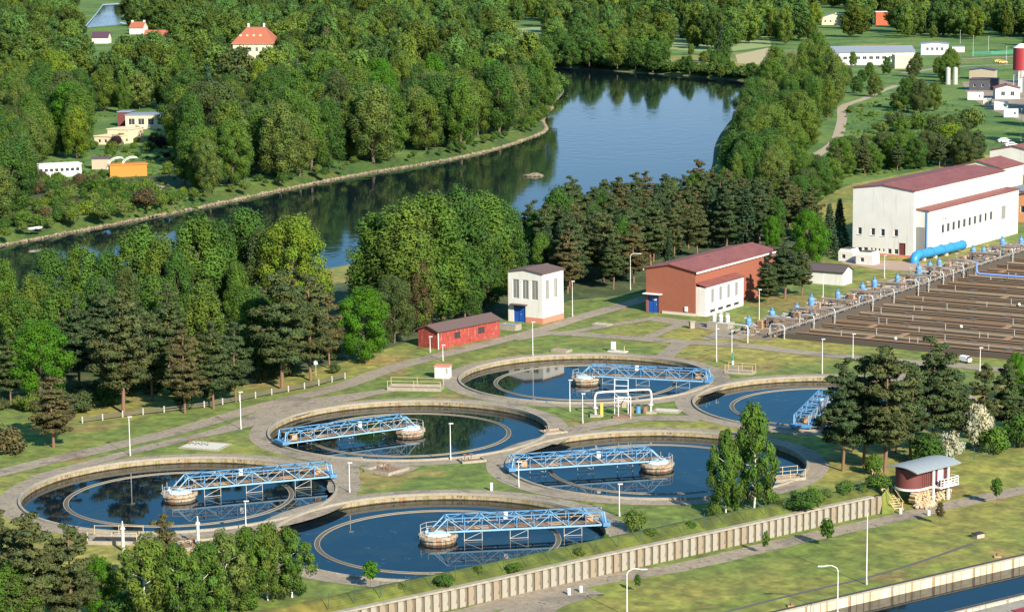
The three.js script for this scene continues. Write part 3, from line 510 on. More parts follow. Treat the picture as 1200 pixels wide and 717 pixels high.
LEAF.far = leafMat(.100, .172, .034);
const KIND = {};
for (const [k, seeds, d] of [['broad', [3, 17, 29, 43], 1.3], ['tall', [5, 19, 31, 47], 1.3], ['poplar', [7, 23], 1.25], ['pine', [9, 27, 41, 57], 1.5], ['spruce', [11], 1.2], ['birch', [13, 37, 53], 1.6], ['bush', [15, 33], 1.2], ['sapling', [21, 39], 1]]) KIND[k] = seeds.map(s => makeKind(k, s, d));
for (const k of ['broad', 'tall', 'poplar', 'bush', 'pine', 'spruce']) KIND[k + '_far'] = [101, 103, 107].map(s => { const q = makeKind(k, s, .3); return q; });
for (const k of ['broad', 'tall', 'poplar', 'bush', 'pine', 'spruce']) for (const q of KIND[k + '_far']) { const p = q.crown.attributes.position; for (let i = 0; i < p.count; i += 4) { let cx = 0, cy = 0, cz = 0; for (let j = 0; j < 4; j++) { cx += p.getX(i + j) / 4; cy += p.getY(i + j) / 4; cz += p.getZ(i + j) / 4; } for (let j = 0; j < 4; j++) p.setXYZ(i + j, cx + (p.getX(i + j) - cx) * 2.1, cy + (p.getY(i + j) - cy) * 2.1, cz + (p.getZ(i + j) - cz) * 2.1); } }
const BARK = { pine: M.pineBark, birch: M.birchBark };
let treeTurn = 0;
function tree(kind, leaf, pos, h, wide, name, label, category, group, variant) {
  const K = KIND[kind], q = K[(variant ?? treeTurn) % K.length]; treeTurn++;
  const t = thing(name, label, category, pos, treeTurn * 2.399, group);
  part(t, 'trunk', q.trunk, BARK[kind.replace('_far', '')] || M.bark); part(t, category === 'shrub' ? 'foliage' : 'crown', q.crown, LEAF[leaf]);
  const s = h / 10; t.scale.set(s * wide, s, s * wide); return t;
}

// ---------------------------------------------------------------- planting
const inPoly = (P, x, y) => { let c = false; for (let i = 0, j = P.length - 1; i < P.length; j = i++) if ((P[i][1] > y) !== (P[j][1] > y) && x < (P[j][0] - P[i][0]) * (y - P[i][1]) / (P[j][1] - P[i][1]) + P[i][0]) c = !c; return c; };
const planted = [];
const farFrom = (p, d) => { for (const q of planted) if ((q.x - p.x) ** 2 + (q.z - p.z) ** 2 < (d * .5 + q.d * .5) ** 2) return false; return true; };
const NAMES = { broad: 'broadleaf_tree', tall: 'broadleaf_tree', poplar: 'poplar_tree', pine: 'pine_tree', spruce: 'spruce_tree', birch: 'birch_tree', bush: 'shrub', sapling: 'young_tree' };
const CROWN = { broad: .62, tall: .42, poplar: .22, pine: .4, spruce: .36, birch: .32, bush: .9, sapling: .4 };
function byPixel(kind, leaf, x, yb, yt, wide, label, group, level = 0, variant) {
  const p = G(x, yb, level), h = heightOf(x, yb, yt, level), k = kind.replace('_far', ''); p.d = h * CROWN[k] * wide; planted.push(p);
  return tree(kind, leaf, p, h, wide, NAMES[k], label, k === 'bush' ? 'shrub' : 'tree', group, variant);
}
const waterside = 'broadleaf trees between river and works', worksPines = 'pines along the works fence';
const W1 = 'tall leafy green tree in the wood between river and works fence', W2 = 'dark brownish green pine standing behind the white post fence';
for (const [k, l, x, yb, yt, w] of [
  ['tall', 'mid', 6, 398, 300, .8], ['tall', 'deep', 62, 400, 288, 1], ['tall', 'olive', 42, 412, 320, 1.1], ['tall', 'mid', 98, 394, 284, 1.1], ['tall', 'deep', 128, 394, 290, 1], ['tall', 'mid', 166, 392, 262, 1.1], ['tall', 'olive', 190, 394, 274, .9],
  ['tall', 'mid', 232, 388, 247, 1.1], ['tall', 'deep', 258, 384, 254, .9], ['tall', 'deep', 292, 378, 240, 1], ['tall', 'mid', 280, 392, 305, .8], ['tall', 'dusky', 150, 400, 310, .9], ['tall', 'deep', 210, 398, 290, .8], ['tall', 'mid', 300, 440, 335, 1.1], ['tall', 'olive', 240, 438, 330, 1.1], ['tall', 'mid', 72, 440, 335, 1.2], ['tall', 'mid', 26, 442, 345, 1.2], ['tall', 'deep', 120, 430, 322, 1.1], ['tall', 'mid', 185, 428, 320, 1.1], ['tall', 'dusky', 310, 385, 262, .8],
]) byPixel(k, l, x, yb, yt, w, W1, waterside);
byPixel('broad', 'lime', 344, 388, 249, .82, 'yellow green broad tree, the palest crown of the riverside wood', undefined);
byPixel('broad', 'bright', 48, 472, 372, .98, 'vivid green round tree among the dark pines beside the white post fence');
byPixel('broad', 'bright', 426, 424, 334, 1.02, 'vivid green round tree at the road side near the red shed');
for (const [l, x, yb, yt, w] of [['pineA', 12, 474, 395, 1], ['pineD', 92, 458, 350, 1], ['pineB', 144, 484, 346, 1.15], ['pineA', 178, 470, 362, 1], ['pineC', 216, 484, 384, 1.05], ['pineA', 250, 479, 380, 1.05], ['pineD', 276, 471, 378, 1], ['pineA', 330, 456, 314, 1.15], ['pineB', 364, 446, 320, 1.05], ['pineD', 124, 442, 333, 1], ['pineA', 198, 442, 336, 1.05], ['pineC', 386, 432, 342, .9], ['pineD', 160, 445, 350, 1], ['pineC', 345, 430, 330, .9]]) byPixel('pine', l, x, yb, yt, w, W2, worksPines);
byPixel('pine', 'pineC', 62, 524, 442, 1.5, 'low spreading brown pine on the lawn below the white post fence');
byPixel('bush', 'pineC', 10, 532, 492, .9, 'low brown conifer bush on the lawn at the road bend');
byPixel('bush', 'soft', 22, 480, 462, .9, 'small pale shrub in the wood edge grass');
const W3 = 'big leafy tree behind the red shed and white tower';
for (const [k, l, x, yb, yt, w] of [['tall', 'mid', 444, 380, 244, 1.1], ['tall', 'olive', 474, 384, 232, 1.1], ['tall', 'mid', 504, 378, 222, 1.2], ['tall', 'deep', 536, 372, 215, 1.05], ['tall', 'mid', 568, 360, 221, 1.1], ['tall', 'deep', 598, 346, 238, .8], ['broad', 'deep', 545, 374, 290, .8], ['tall', 'olive', 486, 388, 262, 1], ['broad', 'dusky', 462, 402, 322, .8], ['tall', 'mid', 520, 374, 250, 1.1], ['tall', 'bronze', 492, 390, 300, .7], ['tall', 'deep', 572, 364, 280, .8]]) byPixel(k, l, x, yb, yt, w, W3, 'leafy trees behind the red shed');
// pine wood by the bend of the river
function scatter(poly, n, gap, pick, seed, tries = 60) {
  rnd = mulberry(seed); const xs = poly.map(p => p[0]), ys = poly.map(p => p[1]), x0 = Math.min(...xs), x1 = Math.max(...xs), y0 = Math.min(...ys), y1 = Math.max(...ys); let made = 0;
  for (let i = 0; i < n * tries && made < n; i++) {
    const x = rr(x0, x1), y = rr(y0, y1); if (!inPoly(poly, x, y)) continue;
    const p = G(x, y); p.d = gap; if (!farFrom(p, gap)) continue;
    const keep = rnd; if (pick(x, y, p) === false) continue; rnd = keep; planted.push(p); made++;
  }
  return made;
}
const choose = (a) => a[Math.floor(rnd() * a.length)];
scatter([[625, 348], [690, 344], [740, 336], [752, 322], [840, 296], [905, 285], [955, 280], [948, 262], [900, 264], [822, 240], [740, 260], [660, 280], [620, 300]], 104, 3.9, (x, y, p) => {
  const d = rnd(); const h = rr(10.5, 14.5) * (y < 275 ? .85 : 1);
  if (d < .12) tree('tall', choose(['deep', 'mid']), p, h * .95, 1, 'broadleaf_tree', 'leafy tree mixed into the dark pine wood by the river bend', 'tree', 'leafy trees in the pine wood');
  else if (d < .2) tree('spruce', 'spruce', p, h, 1, 'spruce_tree', 'pointed dark spruce in the pine wood by the river bend', 'tree', 'spruces in the pine wood');
  else tree('pine', choose(['pineA', 'pineB', 'pineD', 'pineD', 'pineC']), p, h, rr(.95, 1.25), 'pine_tree', 'dark pine in the dense wood between white tower and river bend', 'tree', 'pines of the wood by the river bend');
}, 401);
byPixel('tall', 'deep', 655, 304, 216, 1.1, 'dark green leafy tree at the water edge of the pine wood');
byPixel('spruce', 'spruce', 785, 322, 272, .9, 'slim spruce behind the brick building roof');
for (const [k, l, x, yb, yt, w, s] of [['spruce', 'spruce', 866, 352, 305, .9, 'slim small conifer against the brick building wall'], ['pine', 'pineA', 900, 356, 308, 1.3, 'dark pine at the far end of the brick building'], ['pine', 'pineD', 920, 350, 285, 1.5, 'broad dark pine between brick building and white cabin'], ['pine', 'pineB', 940, 346, 294, 1.2, 'dark pine beside the white cabin with the dark roof'], ['broad', 'bright', 948, 312, 244, .9, 'vivid green round tree in front of the white hall end'], ['broad', 'bright', 905, 292, 252, .7, 'small vivid green tree behind the brick building roof'], ['spruce', 'spruce', 972, 300, 238, 1, 'dark spruce beside the white hall end wall'], ['spruce', 'spruce', 984, 290, 232, 1, 'dark spruce close behind the corner of the white hall']]) byPixel(k, l, x, yb, yt, w, s);
// wood on the near bank above the bend
const RB = 'leafy tree in the wood along the river bank beside the dirt track';
scatter([[847, 222], [852, 188], [870, 158], [895, 128], [910, 104], [962, 84], [978, 112], [976, 140], [965, 160], [940, 186], [925, 205], [915, 240], [880, 248], [850, 236]], 78, 6.4, (x, y, p) => {
  const h = y < 130 ? rr(15, 22) : rr(12, 18), d = rnd();
  tree(d < .15 ? 'poplar' : d < .6 ? 'tall' : 'broad', choose(['mid', 'olive', 'mid', 'olive', 'soft', 'deep', 'deep']), p, h, rr(.9, 1.15), d < .15 ? 'poplar_tree' : 'broadleaf_tree', d < .15 ? 'slim poplar in the wood along the river bank beside the dirt track' : RB, 'tree', 'trees along the near bank above the bend');
}, 431);
scatter([[925, 262], [965, 235], [1000, 212], [1060, 200], [1148, 196], [1150, 186], [1080, 188], [1000, 200], [940, 218]], 32, 5.5, (x, y, p) => {
  const d = rnd(); tree(d < .45 ? 'pine' : 'broad', d < .45 ? choose(['pineA', 'pineB', 'pineD']) : choose(['dusky', 'deep', 'mid']), p, rr(7.5, 11.5), rr(1, 1.25), d < .45 ? 'pine_tree' : 'broadleaf_tree', d < .45 ? 'dusky pine in the belt behind the white hall' : 'dark leafy tree in the belt behind the white hall', 'tree', 'tree belt behind the white hall');
}, 449);
scatter([[995, 128], [1075, 108], [1128, 128], [1150, 160], [1140, 184], [1060, 196], [985, 204], [990, 160]], 40, 5, (x, y, p) => {
  const d = rnd(); tree('bush', d < .35 ? 'dusky' : choose(['mid', 'olive', 'soft', 'deep', 'lime']), p, x > 1040 && y > 150 ? rr(4, 7.5) : rr(1.4, 4.4), rr(.9, 1.3), 'shrub', 'bushy shrub on the green slope beside the dirt track', 'shrub', 'shrubs on the green slope');
}, 457);
for (const [x, yb, yt, l] of [[1078, 133, 92, 'dusky'], [1062, 128, 90, 'deep'], [1095, 130, 95, 'olive'], [1110, 96, 62, 'mid'], [1115, 92, 55, 'olive'], [1040, 88, 66, 'deep'], [1075, 84, 62, 'dusky'], [1020, 92, 72, 'mid'], [1100, 88, 66, 'olive'], [1000, 78, 60, 'mid']]) byPixel('broad', l, x, yb, yt, .8, 'leafy tree between the grey roofed hall and the green slope', 'trees by the grey roofed hall');
// far bank: tall riverside row
const FB = 'tall leafy tree in the row along the far river shore';
rnd = mulberry(463);
for (let x = 236, i = 0; x < 640; x += 10.5, i++) {
  const P = [[230, 242], [330, 222], [420, 204], [500, 191], [565, 178], [612, 164], [640, 148]]; let k = 0; while (k < P.length - 2 && P[k + 1][0] < x) k++;
  const sy = P[k][1] + (P[k + 1][1] - P[k][1]) * (x - P[k][0]) / (P[k + 1][0] - P[k][0]), yb = sy - rr(9, 21) - (x > 560 ? 4 : 0), p = G(x + rr(-3, 3), yb); p.d = 7;
  if (x > 274 && x < 300 && yb > 188) continue;
  if (!farFrom(p, 5)) continue; planted.push(p); const h = rr(17.5, 25) * (x < 260 ? .8 : 1);
  tree('tall', choose(['mid', 'olive', 'deep', 'mid', 'soft']), p, h, rr(.9, 1.2), 'broadleaf_tree', FB, 'tree', 'tall trees along the far shore');
}
const clear = [[272, 64, 326, 108], [342, 78, 370, 150], [104, 38, 208, 84], [88, 0, 152, 74], [98, 133, 206, 208], [232, 134, 262, 160], [98, 160, 198, 264], [30, 188, 98, 264], [276, 178, 300, 226], [966, 46, 1210, 180], [586, 26, 642, 62], [858, 52, 914, 90], [783, 36, 802, 74], [940, 10, 1000, 48], [1020, 18, 1050, 46], [195, 205, 235, 250], [0, 255, 240, 300]];
const blocked = (x, y) => clear.some(([a, b, c, d]) => x > a && x < c && y > b && y < d);
const farList = [], FW = 'leafy tree in the broad wood beyond the river', leaves5 = ['mid', 'deep', 'olive', 'dusky', 'deep', 'soft', 'mid', 'lime', 'bright'];
scatter([[-10, 262], [60, 255], [60, 170], [-10, 165]], 22, 7, (x, y, p) => { if (x > 30 && y > 205) return false; tree('tall', choose(leaves5), p, rr(14, 19), 1.15, 'broadleaf_tree', 'leafy tree on the far shore beside the long white building', 'tree', 'trees beside the long white building'); }, 467);
scatter([[-10, 175], [235, 232], [330, 212], [420, 190], [500, 176], [570, 164], [618, 146], [640, 100], [585, 72], [480, 60], [-10, 60]], 300, 8.0, (x, y, p) => {
  if (blocked(x, y)) return false; const far = y < 130, d = rnd(); if (y < 126) { farList.push(p); return; }
  if (d < .06) tree(far ? 'spruce_far' : 'spruce', 'spruce', p, rr(15, 21), 1.1, 'spruce_tree', 'dark pointed spruce in the broad wood beyond the river', 'tree', 'spruces beyond the river');
  else tree((d < .5 ? 'tall' : 'broad') + (far ? '_far' : ''), choose(leaves5), p, rnd() < .2 ? rr(9, 14) : rr(14, 25), rr(.75, 1.3), 'broadleaf_tree', FW, 'tree', 'trees of the wood beyond the river');
}, 479, 90);
scatter([[606, 78], [700, 79], [800, 86], [896, 96], [905, 78], [840, 62], [700, 54], [620, 60]], 64, 8.4, (x, y, p) => {
  if (blocked(x, y)) return false; tree(rnd() < .5 ? 'tall_far' : 'broad_far', choose(['mid', 'deep', 'deep', 'olive']), p, x > 780 ? rr(5, 8.5) : rr(9, 16), 1.15, 'broadleaf_tree', 'leafy tree on the shore at the top of the river reach', 'tree', 'trees at the top of the reach');
}, 487);
scatter([[560, 62], [640, 44], [840, 44], [960, 34], [960, 50], [850, 60], [700, 60], [600, 70]], 70, 9, (x, y, p) => {
  if (blocked(x, y)) return false; farList.push(p);
}, 491);
byPixel('poplar_far', 'deep', 852, 74, 26, 1, 'dark slim poplar standing over the dry field');
byPixel('spruce_far', 'spruce', 846, 66, 28, 1.2, 'dark pointed conifer over the dry field');
byPixel('poplar_far', 'bronze', 383, 72, 32, 1.2, 'brownish slim tree beside the flat white building');
byPixel('broad_far', 'lime', 955, 30, 2, .9, 'pale willow beside the cream house');
// shrubs on the far shore and meadow
scatter([[0, 280], [150, 253], [240, 234], [235, 205], [190, 205], [100, 208], [40, 212], [0, 240]], 95, 3.2, (x, y, p) => { if (y < 226 && x > 120) return false; tree('bush', choose(['mid', 'olive', 'soft', 'lime', 'deep', 'bronze']), p, y < 225 ? rr(2.4, 3.8) : rr(2, 5.2), rr(.8, 1.2), 'shrub', 'shrub on the overgrown far shore below the long white building', 'shrub', 'shrubs on the far shore'); }, 499);
scatter([[240, 232], [420, 198], [560, 173], [636, 146], [646, 124], [655, 108], [640, 100], [620, 140], [560, 165], [420, 190], [240, 222]], 46, 3, (x, y, p) => { tree('bush', choose(['mid', 'olive', 'soft', 'deep']), p, x > 610 ? rr(3, 6) : rr(1.2, 3.2), 1, 'shrub', 'low shrub on the grassy far shore under the tall trees', 'shrub', 'low shrubs under the tall far trees'); }, 503);
scatter([[100, 205], [200, 205], [215, 180], [260, 175], [262, 150], [205, 150], [210, 136], [140, 166], [100, 175]], 30, 4, (x, y, p) => { if ((x > 122 && x < 178 && y > 186) || (x < 128 && y > 184)) return false; tree('bush', choose(['deep', 'olive', 'mid', 'purple']), p, rr(2, 4.5), 1, 'shrub', 'shrub in the gardens between the cream terrace and the orange building', 'shrub', 'garden shrubs beyond the river'); }, 509);
scatter([[96, 130], [150, 122], [205, 122], [262, 128], [262, 100], [205, 86], [104, 86], [40, 110], [30, 186], [97, 186]], 96, 5.5, (x, y, p) => { tree('broad', choose(['mid', 'olive', 'deep', 'soft', 'dusky']), p, rr(6, 10), 1.1, 'small_tree', 'small garden tree behind the grey roofed pavilion beyond the river', 'tree', 'small trees behind the pavilion'); }, 513);
// scrub that overhangs the water at the top of the reach and round the point
{
  rnd = mulberry(511); const list = [], ring = riverLine.map(v => [v.x, v.z]);
  riverLine.forEach((p, i) => { if (i < 90 || i > 154) return; for (let k = 0; k < 4; k++) { const q = p.clone().lerp(riverTop[i], rr(.3, 1.6)); q.x += rr(-5, 5); q.z += rr(-4, 4); if (!inPoly(ring, q.x, q.z)) list.push(q.setY(-.7)); } });
  const o = new THREE.Object3D(), c = new THREE.Color(), im = new THREE.InstancedMesh(KIND.bush_far[1].crown, LEAF.far, list.length);
  list.forEach((p, i) => { o.position.copy(p); const h = rr(.28, .6), w = rr(.9, 1.4); o.scale.set(h * w, h, h * w); o.rotation.y = rnd() * 6.28; o.updateMatrix(); im.setMatrixAt(i, o.matrix); const t = rr(.75, 1.25), k = rr(-.1, .15); im.setColorAt(i, c.setRGB(t * (1 + k), t, t * (1 - k))); });
  im.name = 'waterside_scrub'; im.userData = { kind: 'stuff', label: 'dense scrub overhanging the water around the top of the river reach', category: 'scrub' }; sh(im); scene.add(im);
}
// the far woodland beyond, one mass
{
  rnd = mulberry(521); const list = [...farList];
  for (let i = 0; i < 60000 && list.length < 2500; i++) { const x = rr(-60, 1270), y = rr(-26, 62); if (blocked(x, y) || (y > 46 && x > 560 && x < 965)) continue; const p = G(x, y); p.d = 7.5; if (!farFrom(p, 9)) continue; planted.push(p); list.push(p); }
  for (const [poly, n] of [[[[-330, 56], [-24, 56], [-24, 258], [-330, 308]], 520], [[[-190, 436], [-50, 410], [-50, 475], [-190, 504]], 40], [[[1245, 175], [1300, 170], [1300, 60], [1245, 66]], 26]]) { let m = 0; for (let i = 0; i < 30000 && m < n; i++) { const x = rr(-340, 1300), y = rr(50, 510); if (!inPoly(poly, x, y)) continue; const p = G(x, y); p.d = 7; if (!farFrom(p, 7)) continue; planted.push(p); list.push(p); m++; } }
  const o = new THREE.Object3D(), c = new THREE.Color();
  [KIND.broad_far[0], KIND.tall_far[1], KIND.broad_far[2]].forEach((K, kk) => { const part3 = list.filter((_, i) => i % 3 === kk), im = new THREE.InstancedMesh(K.crown, LEAF.far, part3.length);
  part3.forEach((p, i) => { o.position.copy(p); const h = (rnd() < .25 ? rr(8, 14) : rr(13, 24)) / 10, w = rr(.65, 1.25); o.scale.set(h * w, h, h * w); o.rotation.y = rnd() * 6.28; o.updateMatrix(); im.setMatrixAt(i, o.matrix); const t = rr(.62, 1.45), k = rr(-.18, .26); im.setColorAt(i, c.setRGB(t * (1 + k), t, t * (1 - k * 1.2))); });
  im.name = numbered('distant_woodland'); im.userData = { kind: 'stuff', label: ['far woodland of round leafy crowns', 'far woodland of tall leafy crowns', 'far woodland of broad leafy crowns'][kk] + ' beyond the houses', category: 'woodland' }; sh(im); scene.add(im); });
  console.log('far woodland', list.length);
}
// foreground
for (const [k, l, x, yb, yt, w, s, g] of [
  ['pine', 'pineB', 36, 748, 598, 1.1, 'brownish pine in the clump next to the birches by the tank mirroring the dark wood', 'pines next to the birches'], ['pine', 'pineB', 84, 742, 614, 1.1, 'brownish pine in the clump next to the birches by the tank mirroring the dark wood', 'pines next to the birches'], ['pine', 'pineB', 4, 730, 604, 1, 'brownish pine in the clump next to the birches by the tank mirroring the dark wood', 'pines next to the birches'], ['pine', 'pineC', 194, 708, 606, 1, 'brownish pine rising among the birches'], ['broad', 'bright', 118, 726, 650, .8, 'vivid green tree between the brownish pines and the birches'], ['tall', 'mid', 14, 752, 655, 1.3, 'leafy tree below the brownish pines near the birches'],
  ['birch', 'olive', 172, 740, 628, 1.5, 'light green birch with pale stem in the row beside the tank mirroring the dark wood', 'birches in the row by the tank'], ['birch', 'mid', 208, 738, 636, 1.4, 'light green birch with pale stem in the row beside the tank mirroring the dark wood', 'birches in the row by the tank'], ['birch', 'mid', 240, 726, 634, 1.4, 'light green birch with pale stem in the row beside the tank mirroring the dark wood', 'birches in the row by the tank'], ['birch', 'soft', 264, 716, 622, 1.4, 'light green birch with pale stem in the row beside the tank mirroring the dark wood', 'birches in the row by the tank'], ['birch', 'mid', 290, 708, 616, 1.4, 'light green birch with pale stem in the row beside the tank mirroring the dark wood', 'birches in the row by the tank'], ['birch', 'olive', 314, 704, 612, 1.4, 'light green birch with pale stem in the row beside the tank mirroring the dark wood', 'birches in the row by the tank'], ['birch', 'mid', 342, 700, 618, 1.4, 'light green birch with pale stem in the row beside the tank mirroring the dark wood', 'birches in the row by the tank'],
  ['bush', 'bright', 250, 722, 690, .9, 'bright green bush under the birches', 'bushes under the birches'], ['bush', 'mid', 290, 716, 690, .9, 'bright green bush under the birches', 'bushes under the birches'], ['bush', 'deep', 150, 735, 690, 1, 'dark bush between pines and birches'],
  ['birch', 'mid', 851, 602, 502, 1, 'slim birch, the shorter of two beside the retaining wall'], ['birch', 'mid', 884, 597, 470, .95, 'slim birch, the taller of two beside the retaining wall'],
  ['bush', 'soft', 745, 622, 592, .8, 'round light green shrub beside the tank path'], ['sapling', 'mid', 710, 645, 625, .9, 'small sapling close behind the retaining wall'], ['bush', 'mid', 905, 592, 574, 1, 'low shrub beside the two slim birches', 'low shrubs by the slim birches'], ['bush', 'olive', 838, 606, 590, 1, 'low shrub beside the two slim birches', 'low shrubs by the slim birches'], ]) byPixel(k, l, x, yb, yt, w, s, g);
const PG = 'dark tall pine in the clump between tank and red cabin';
for (const [l, x, yb, yt, w] of [['pineD', 988, 552, 424, 1.0], ['pineA', 1012, 546, 420, 1.05], ['pineB', 1037, 553, 404, 1.1], ['pineD', 1068, 538, 424, 1.05], ['pineA', 1096, 530, 400, 1.25], ['pineD', 1122, 524, 436, 1.1], ['pineB', 1154, 519, 424, .8], ['pineA', 1180, 514, 424, 1.1], ['pineD', 1208, 510, 430, 1.1], ['pineB', 1050, 530, 430, 1], ['pineD', 1000, 530, 440, 1]]) byPixel('pine', l, x, yb, yt, w, PG, 'pines by the red cabin');
for (const [k, l, x, yb, yt, w, s] of [['bush', 'deep', 1088, 545, 505, .9, 'dark bush behind the red cabin'], ['bush', 'mid', 1165, 530, 492, .9, 'green bush behind the wire fence on the bank'], ['bush', 'deep', 1196, 525, 482, .9, 'dark green bush at the wire fence'], ['bush', 'white', 1114, 540, 500, .7, 'white blossoming shrub close behind the red cabin roof'], ['bush', 'white', 1146, 528, 470, .55, 'tall white blossoming shrub among the pines'], ['broad', 'bright', 1192, 470, 412, .6, 'vivid green young tree among the pines'], ['bush', 'mid', 1024, 556, 530, .8, 'low bush under the pines beside the timber stair']]) byPixel(k, l, x, yb, yt, w, s);
byPixel('sapling', 'bright', 434, 690, 656, 1.1, 'young round tree behind the retaining wall beside the dark blue tank');
for (const [l, x, yb, yt, w, s] of [['mid', 898, 650, 622, .6, 'slim young tree at the terrace path'], ['mid', 970, 641, 607, 1.15, 'bushy young tree at the terrace path near the tall pole'], ['bronze', 1102, 615, 588, .8, 'thin bare young tree in the terrace grass'], ['mid', 1169, 592, 559, .9, 'young tree beside the path past the red cabin'], ['deep', 747, 694, 672, .7, 'low young tree beside the lamp on the terrace']]) byPixel('sapling', l, x, yb, yt, w, s, undefined, TL);

rnd = mulberry(541);
for (let x = 470; x < 1030; x += x > 880 ? rr(12, 26) : rr(40, 110)) { const w = 717 - (x - 400) * .2164, k = rr(.9, 2.3), p = G(x, w - 6 - rr(0, 7), WT + .6); p.y = WT + .25; tree('bush', choose(['mid', 'olive', 'soft', 'deep']), p, x > 900 ? k * 1.2 : k * .6, rr(.9, 1.5), 'weed_clump', 'low weedy clump on the grass dike behind the ribbed wall', 'shrub', 'weeds on the dike'); }

// rough scrub on the green slope, grass tufts on the lawns: more than anyone could count
{
  rnd = mulberry(551); const list = [], slope = [[990, 128], [1075, 106], [1135, 128], [1155, 165], [1140, 188], [1060, 200], [960, 215], [945, 205], [985, 165]];
  for (let i = 0; i < 9000 && list.length < 900; i++) { const x = rr(940, 1160), y = rr(100, 216); if (!inPoly(slope, x, y)) continue; const p = G(x, y); if (Math.min(...roadLines.filter(r => r[1] > 3.45 && r[1] < 3.55).map(r => Math.min(...r[0].map(q => q.distanceTo(p))))) < 3.4) continue; list.push(p); }
  for (let i = 0; i < 700; i++) { const x = rr(60, 235), y = rr(130, 250); if (!blocked(x, y) || (x > 96 && x < 178 && y > 140 && y < 172)) continue; list.push(G(x, y)); }
  const o = new THREE.Object3D(), c = new THREE.Color(), im = new THREE.InstancedMesh(KIND.bush_far[0].crown, LEAF.far, list.length);
  list.forEach((p, i) => { o.position.copy(p); o.position.y = -.1; const h = rr(.03, .1), w = rr(.9, 1.8); o.scale.set(h * w, h, h * w); o.rotation.y = rnd() * 6.28; o.updateMatrix(); im.setMatrixAt(i, o.matrix); const t = rr(.9, 1.9), k = rr(-.1, .3); im.setColorAt(i, c.setRGB(t * (1 + k), t, t * (1 - k))); });
  im.name = 'rough_scrub'; im.userData = { kind: 'stuff', label: 'low rough scrub on the green slopes', category: 'scrub' }; sh(im); scene.add(im);
}

scatter([[90, 486], [215, 474], [330, 452], [400, 436], [396, 420], [300, 432], [180, 448], [60, 462], [0, 470], [0, 482]], 30, 3.4, (x, y, p) => { tree('bush', choose(['dusky', 'deep', 'pineB', 'olive', 'pineA']), p, rr(1.6, 4.2), rr(.8, 1.2), 'shrub', 'dark understorey shrub at the foot of the pines by the post fence', 'shrub', 'understorey at the post fence'); }, 561);

scatter([[985, 104], [1000, 84], [1060, 84], [1108, 84], [1122, 100], [1060, 118], [1004, 112]], 9, 7, (x, y, p) => { tree('broad', choose(['olive', 'mid', 'soft', 'dusky', 'deep']), p, rr(4.5, 9), 1, 'small_tree', 'small tree on the rough ground before the grey roofed hall', 'tree', 'small trees before the grey roofed hall'); }, 571);

// ---------------------------------------------------------------- buildings
// a building stands with its near corner (local +x, +z) on a pixel; local x runs along the works' first axis, z along the second, towards the camera
function house(name, label, category, px, py, w, d, deg = -33, level = 0) {
  const c = G(px, py, level), a = deg * D2R, ex = new V3(Math.cos(a), 0, -Math.sin(a)), ez = new V3(Math.sin(a), 0, Math.cos(a));
  const p = c.clone().addScaledVector(ex, -w / 2).addScaledVector(ez, -d / 2);
  const t = thing(name, label, category, p, a); t.userData.w = w; t.userData.d = d; t.userData.ex = ex; t.userData.ez = ez; return t;
}
function facePoint(t, face, px, py) {                                      // where a pixel meets the front (+z) or right (+x) face: [along, up]
  const { w, d, ex, ez } = t.userData, n = face === 'front' ? ez : ex, o = t.position.clone().addScaledVector(n, face === 'front' ? d / 2 : w / 2), r = ray(px, py), s = o.clone().sub(camera.position).dot(n) / r.dot(n), q = camera.position.clone().addScaledVector(r, s).sub(t.position);
  return [face === 'front' ? q.dot(ex) : -q.dot(ez), q.y];
}
// wall panel with real openings, seen from outside: u to the right, v up; list of [u centre, v centre, width, height]
function panelGeo(w, topFn, y0, open, thick) {
  const s = new THREE.Shape(); s.moveTo(-w / 2, y0); s.lineTo(w / 2, y0); const T = topFn; for (let i = T.length - 1; i >= 0; i--) s.lineTo(T[i][0], T[i][1]);
  for (const [u, v, a, b] of open) { const h = new THREE.Path(); h.moveTo(u - a / 2, v - b / 2); h.lineTo(u - a / 2, v + b / 2); h.lineTo(u + a / 2, v + b / 2); h.lineTo(u + a / 2, v - b / 2); s.holes.push(h); }
  return new THREE.ExtrudeGeometry(s, { depth: thick, bevelEnabled: false });
}
function fourWalls(t, mat, h, rise, open = {}, y0 = 0, th = .3) {          // gable over front and back when rise > 0
  const { w, d } = t.userData, gable = [[-w / 2, h], [0, h + rise], [w / 2, h]].filter((p, i) => rise > 0 || i !== 1), flatTop = (L) => [[-L / 2, h], [L / 2, h]];
  const put = (name, g, ry, x, z) => { g.rotateY(ry); g.translate(x, 0, z); return part(t, name, metreUV(g), mat); };
  const F = put('wall', panelGeo(w, gable, y0, open.front || [], th), 0, 0, d / 2 - th);
  const Rr = put('wall', panelGeo(d - 2 * th - .004, flatTop(d - 2 * th - .004), y0, open.right || [], th), Math.PI / 2, w / 2 - th, 0);
  put('wall', panelGeo(w, gable, y0, [], th), Math.PI, 0, -d / 2 + th);
  put('wall', panelGeo(d - 2 * th - .004, flatTop(d - 2 * th - .004), y0, [], th), -Math.PI / 2, -w / 2 + th, 0);
  part(t, 'inner_floor', box(w - .1 - 2 * th, .08, d - .1 - 2 * th, 0, y0 + .02, 0), M.dark);
  return { F, Rr };
}
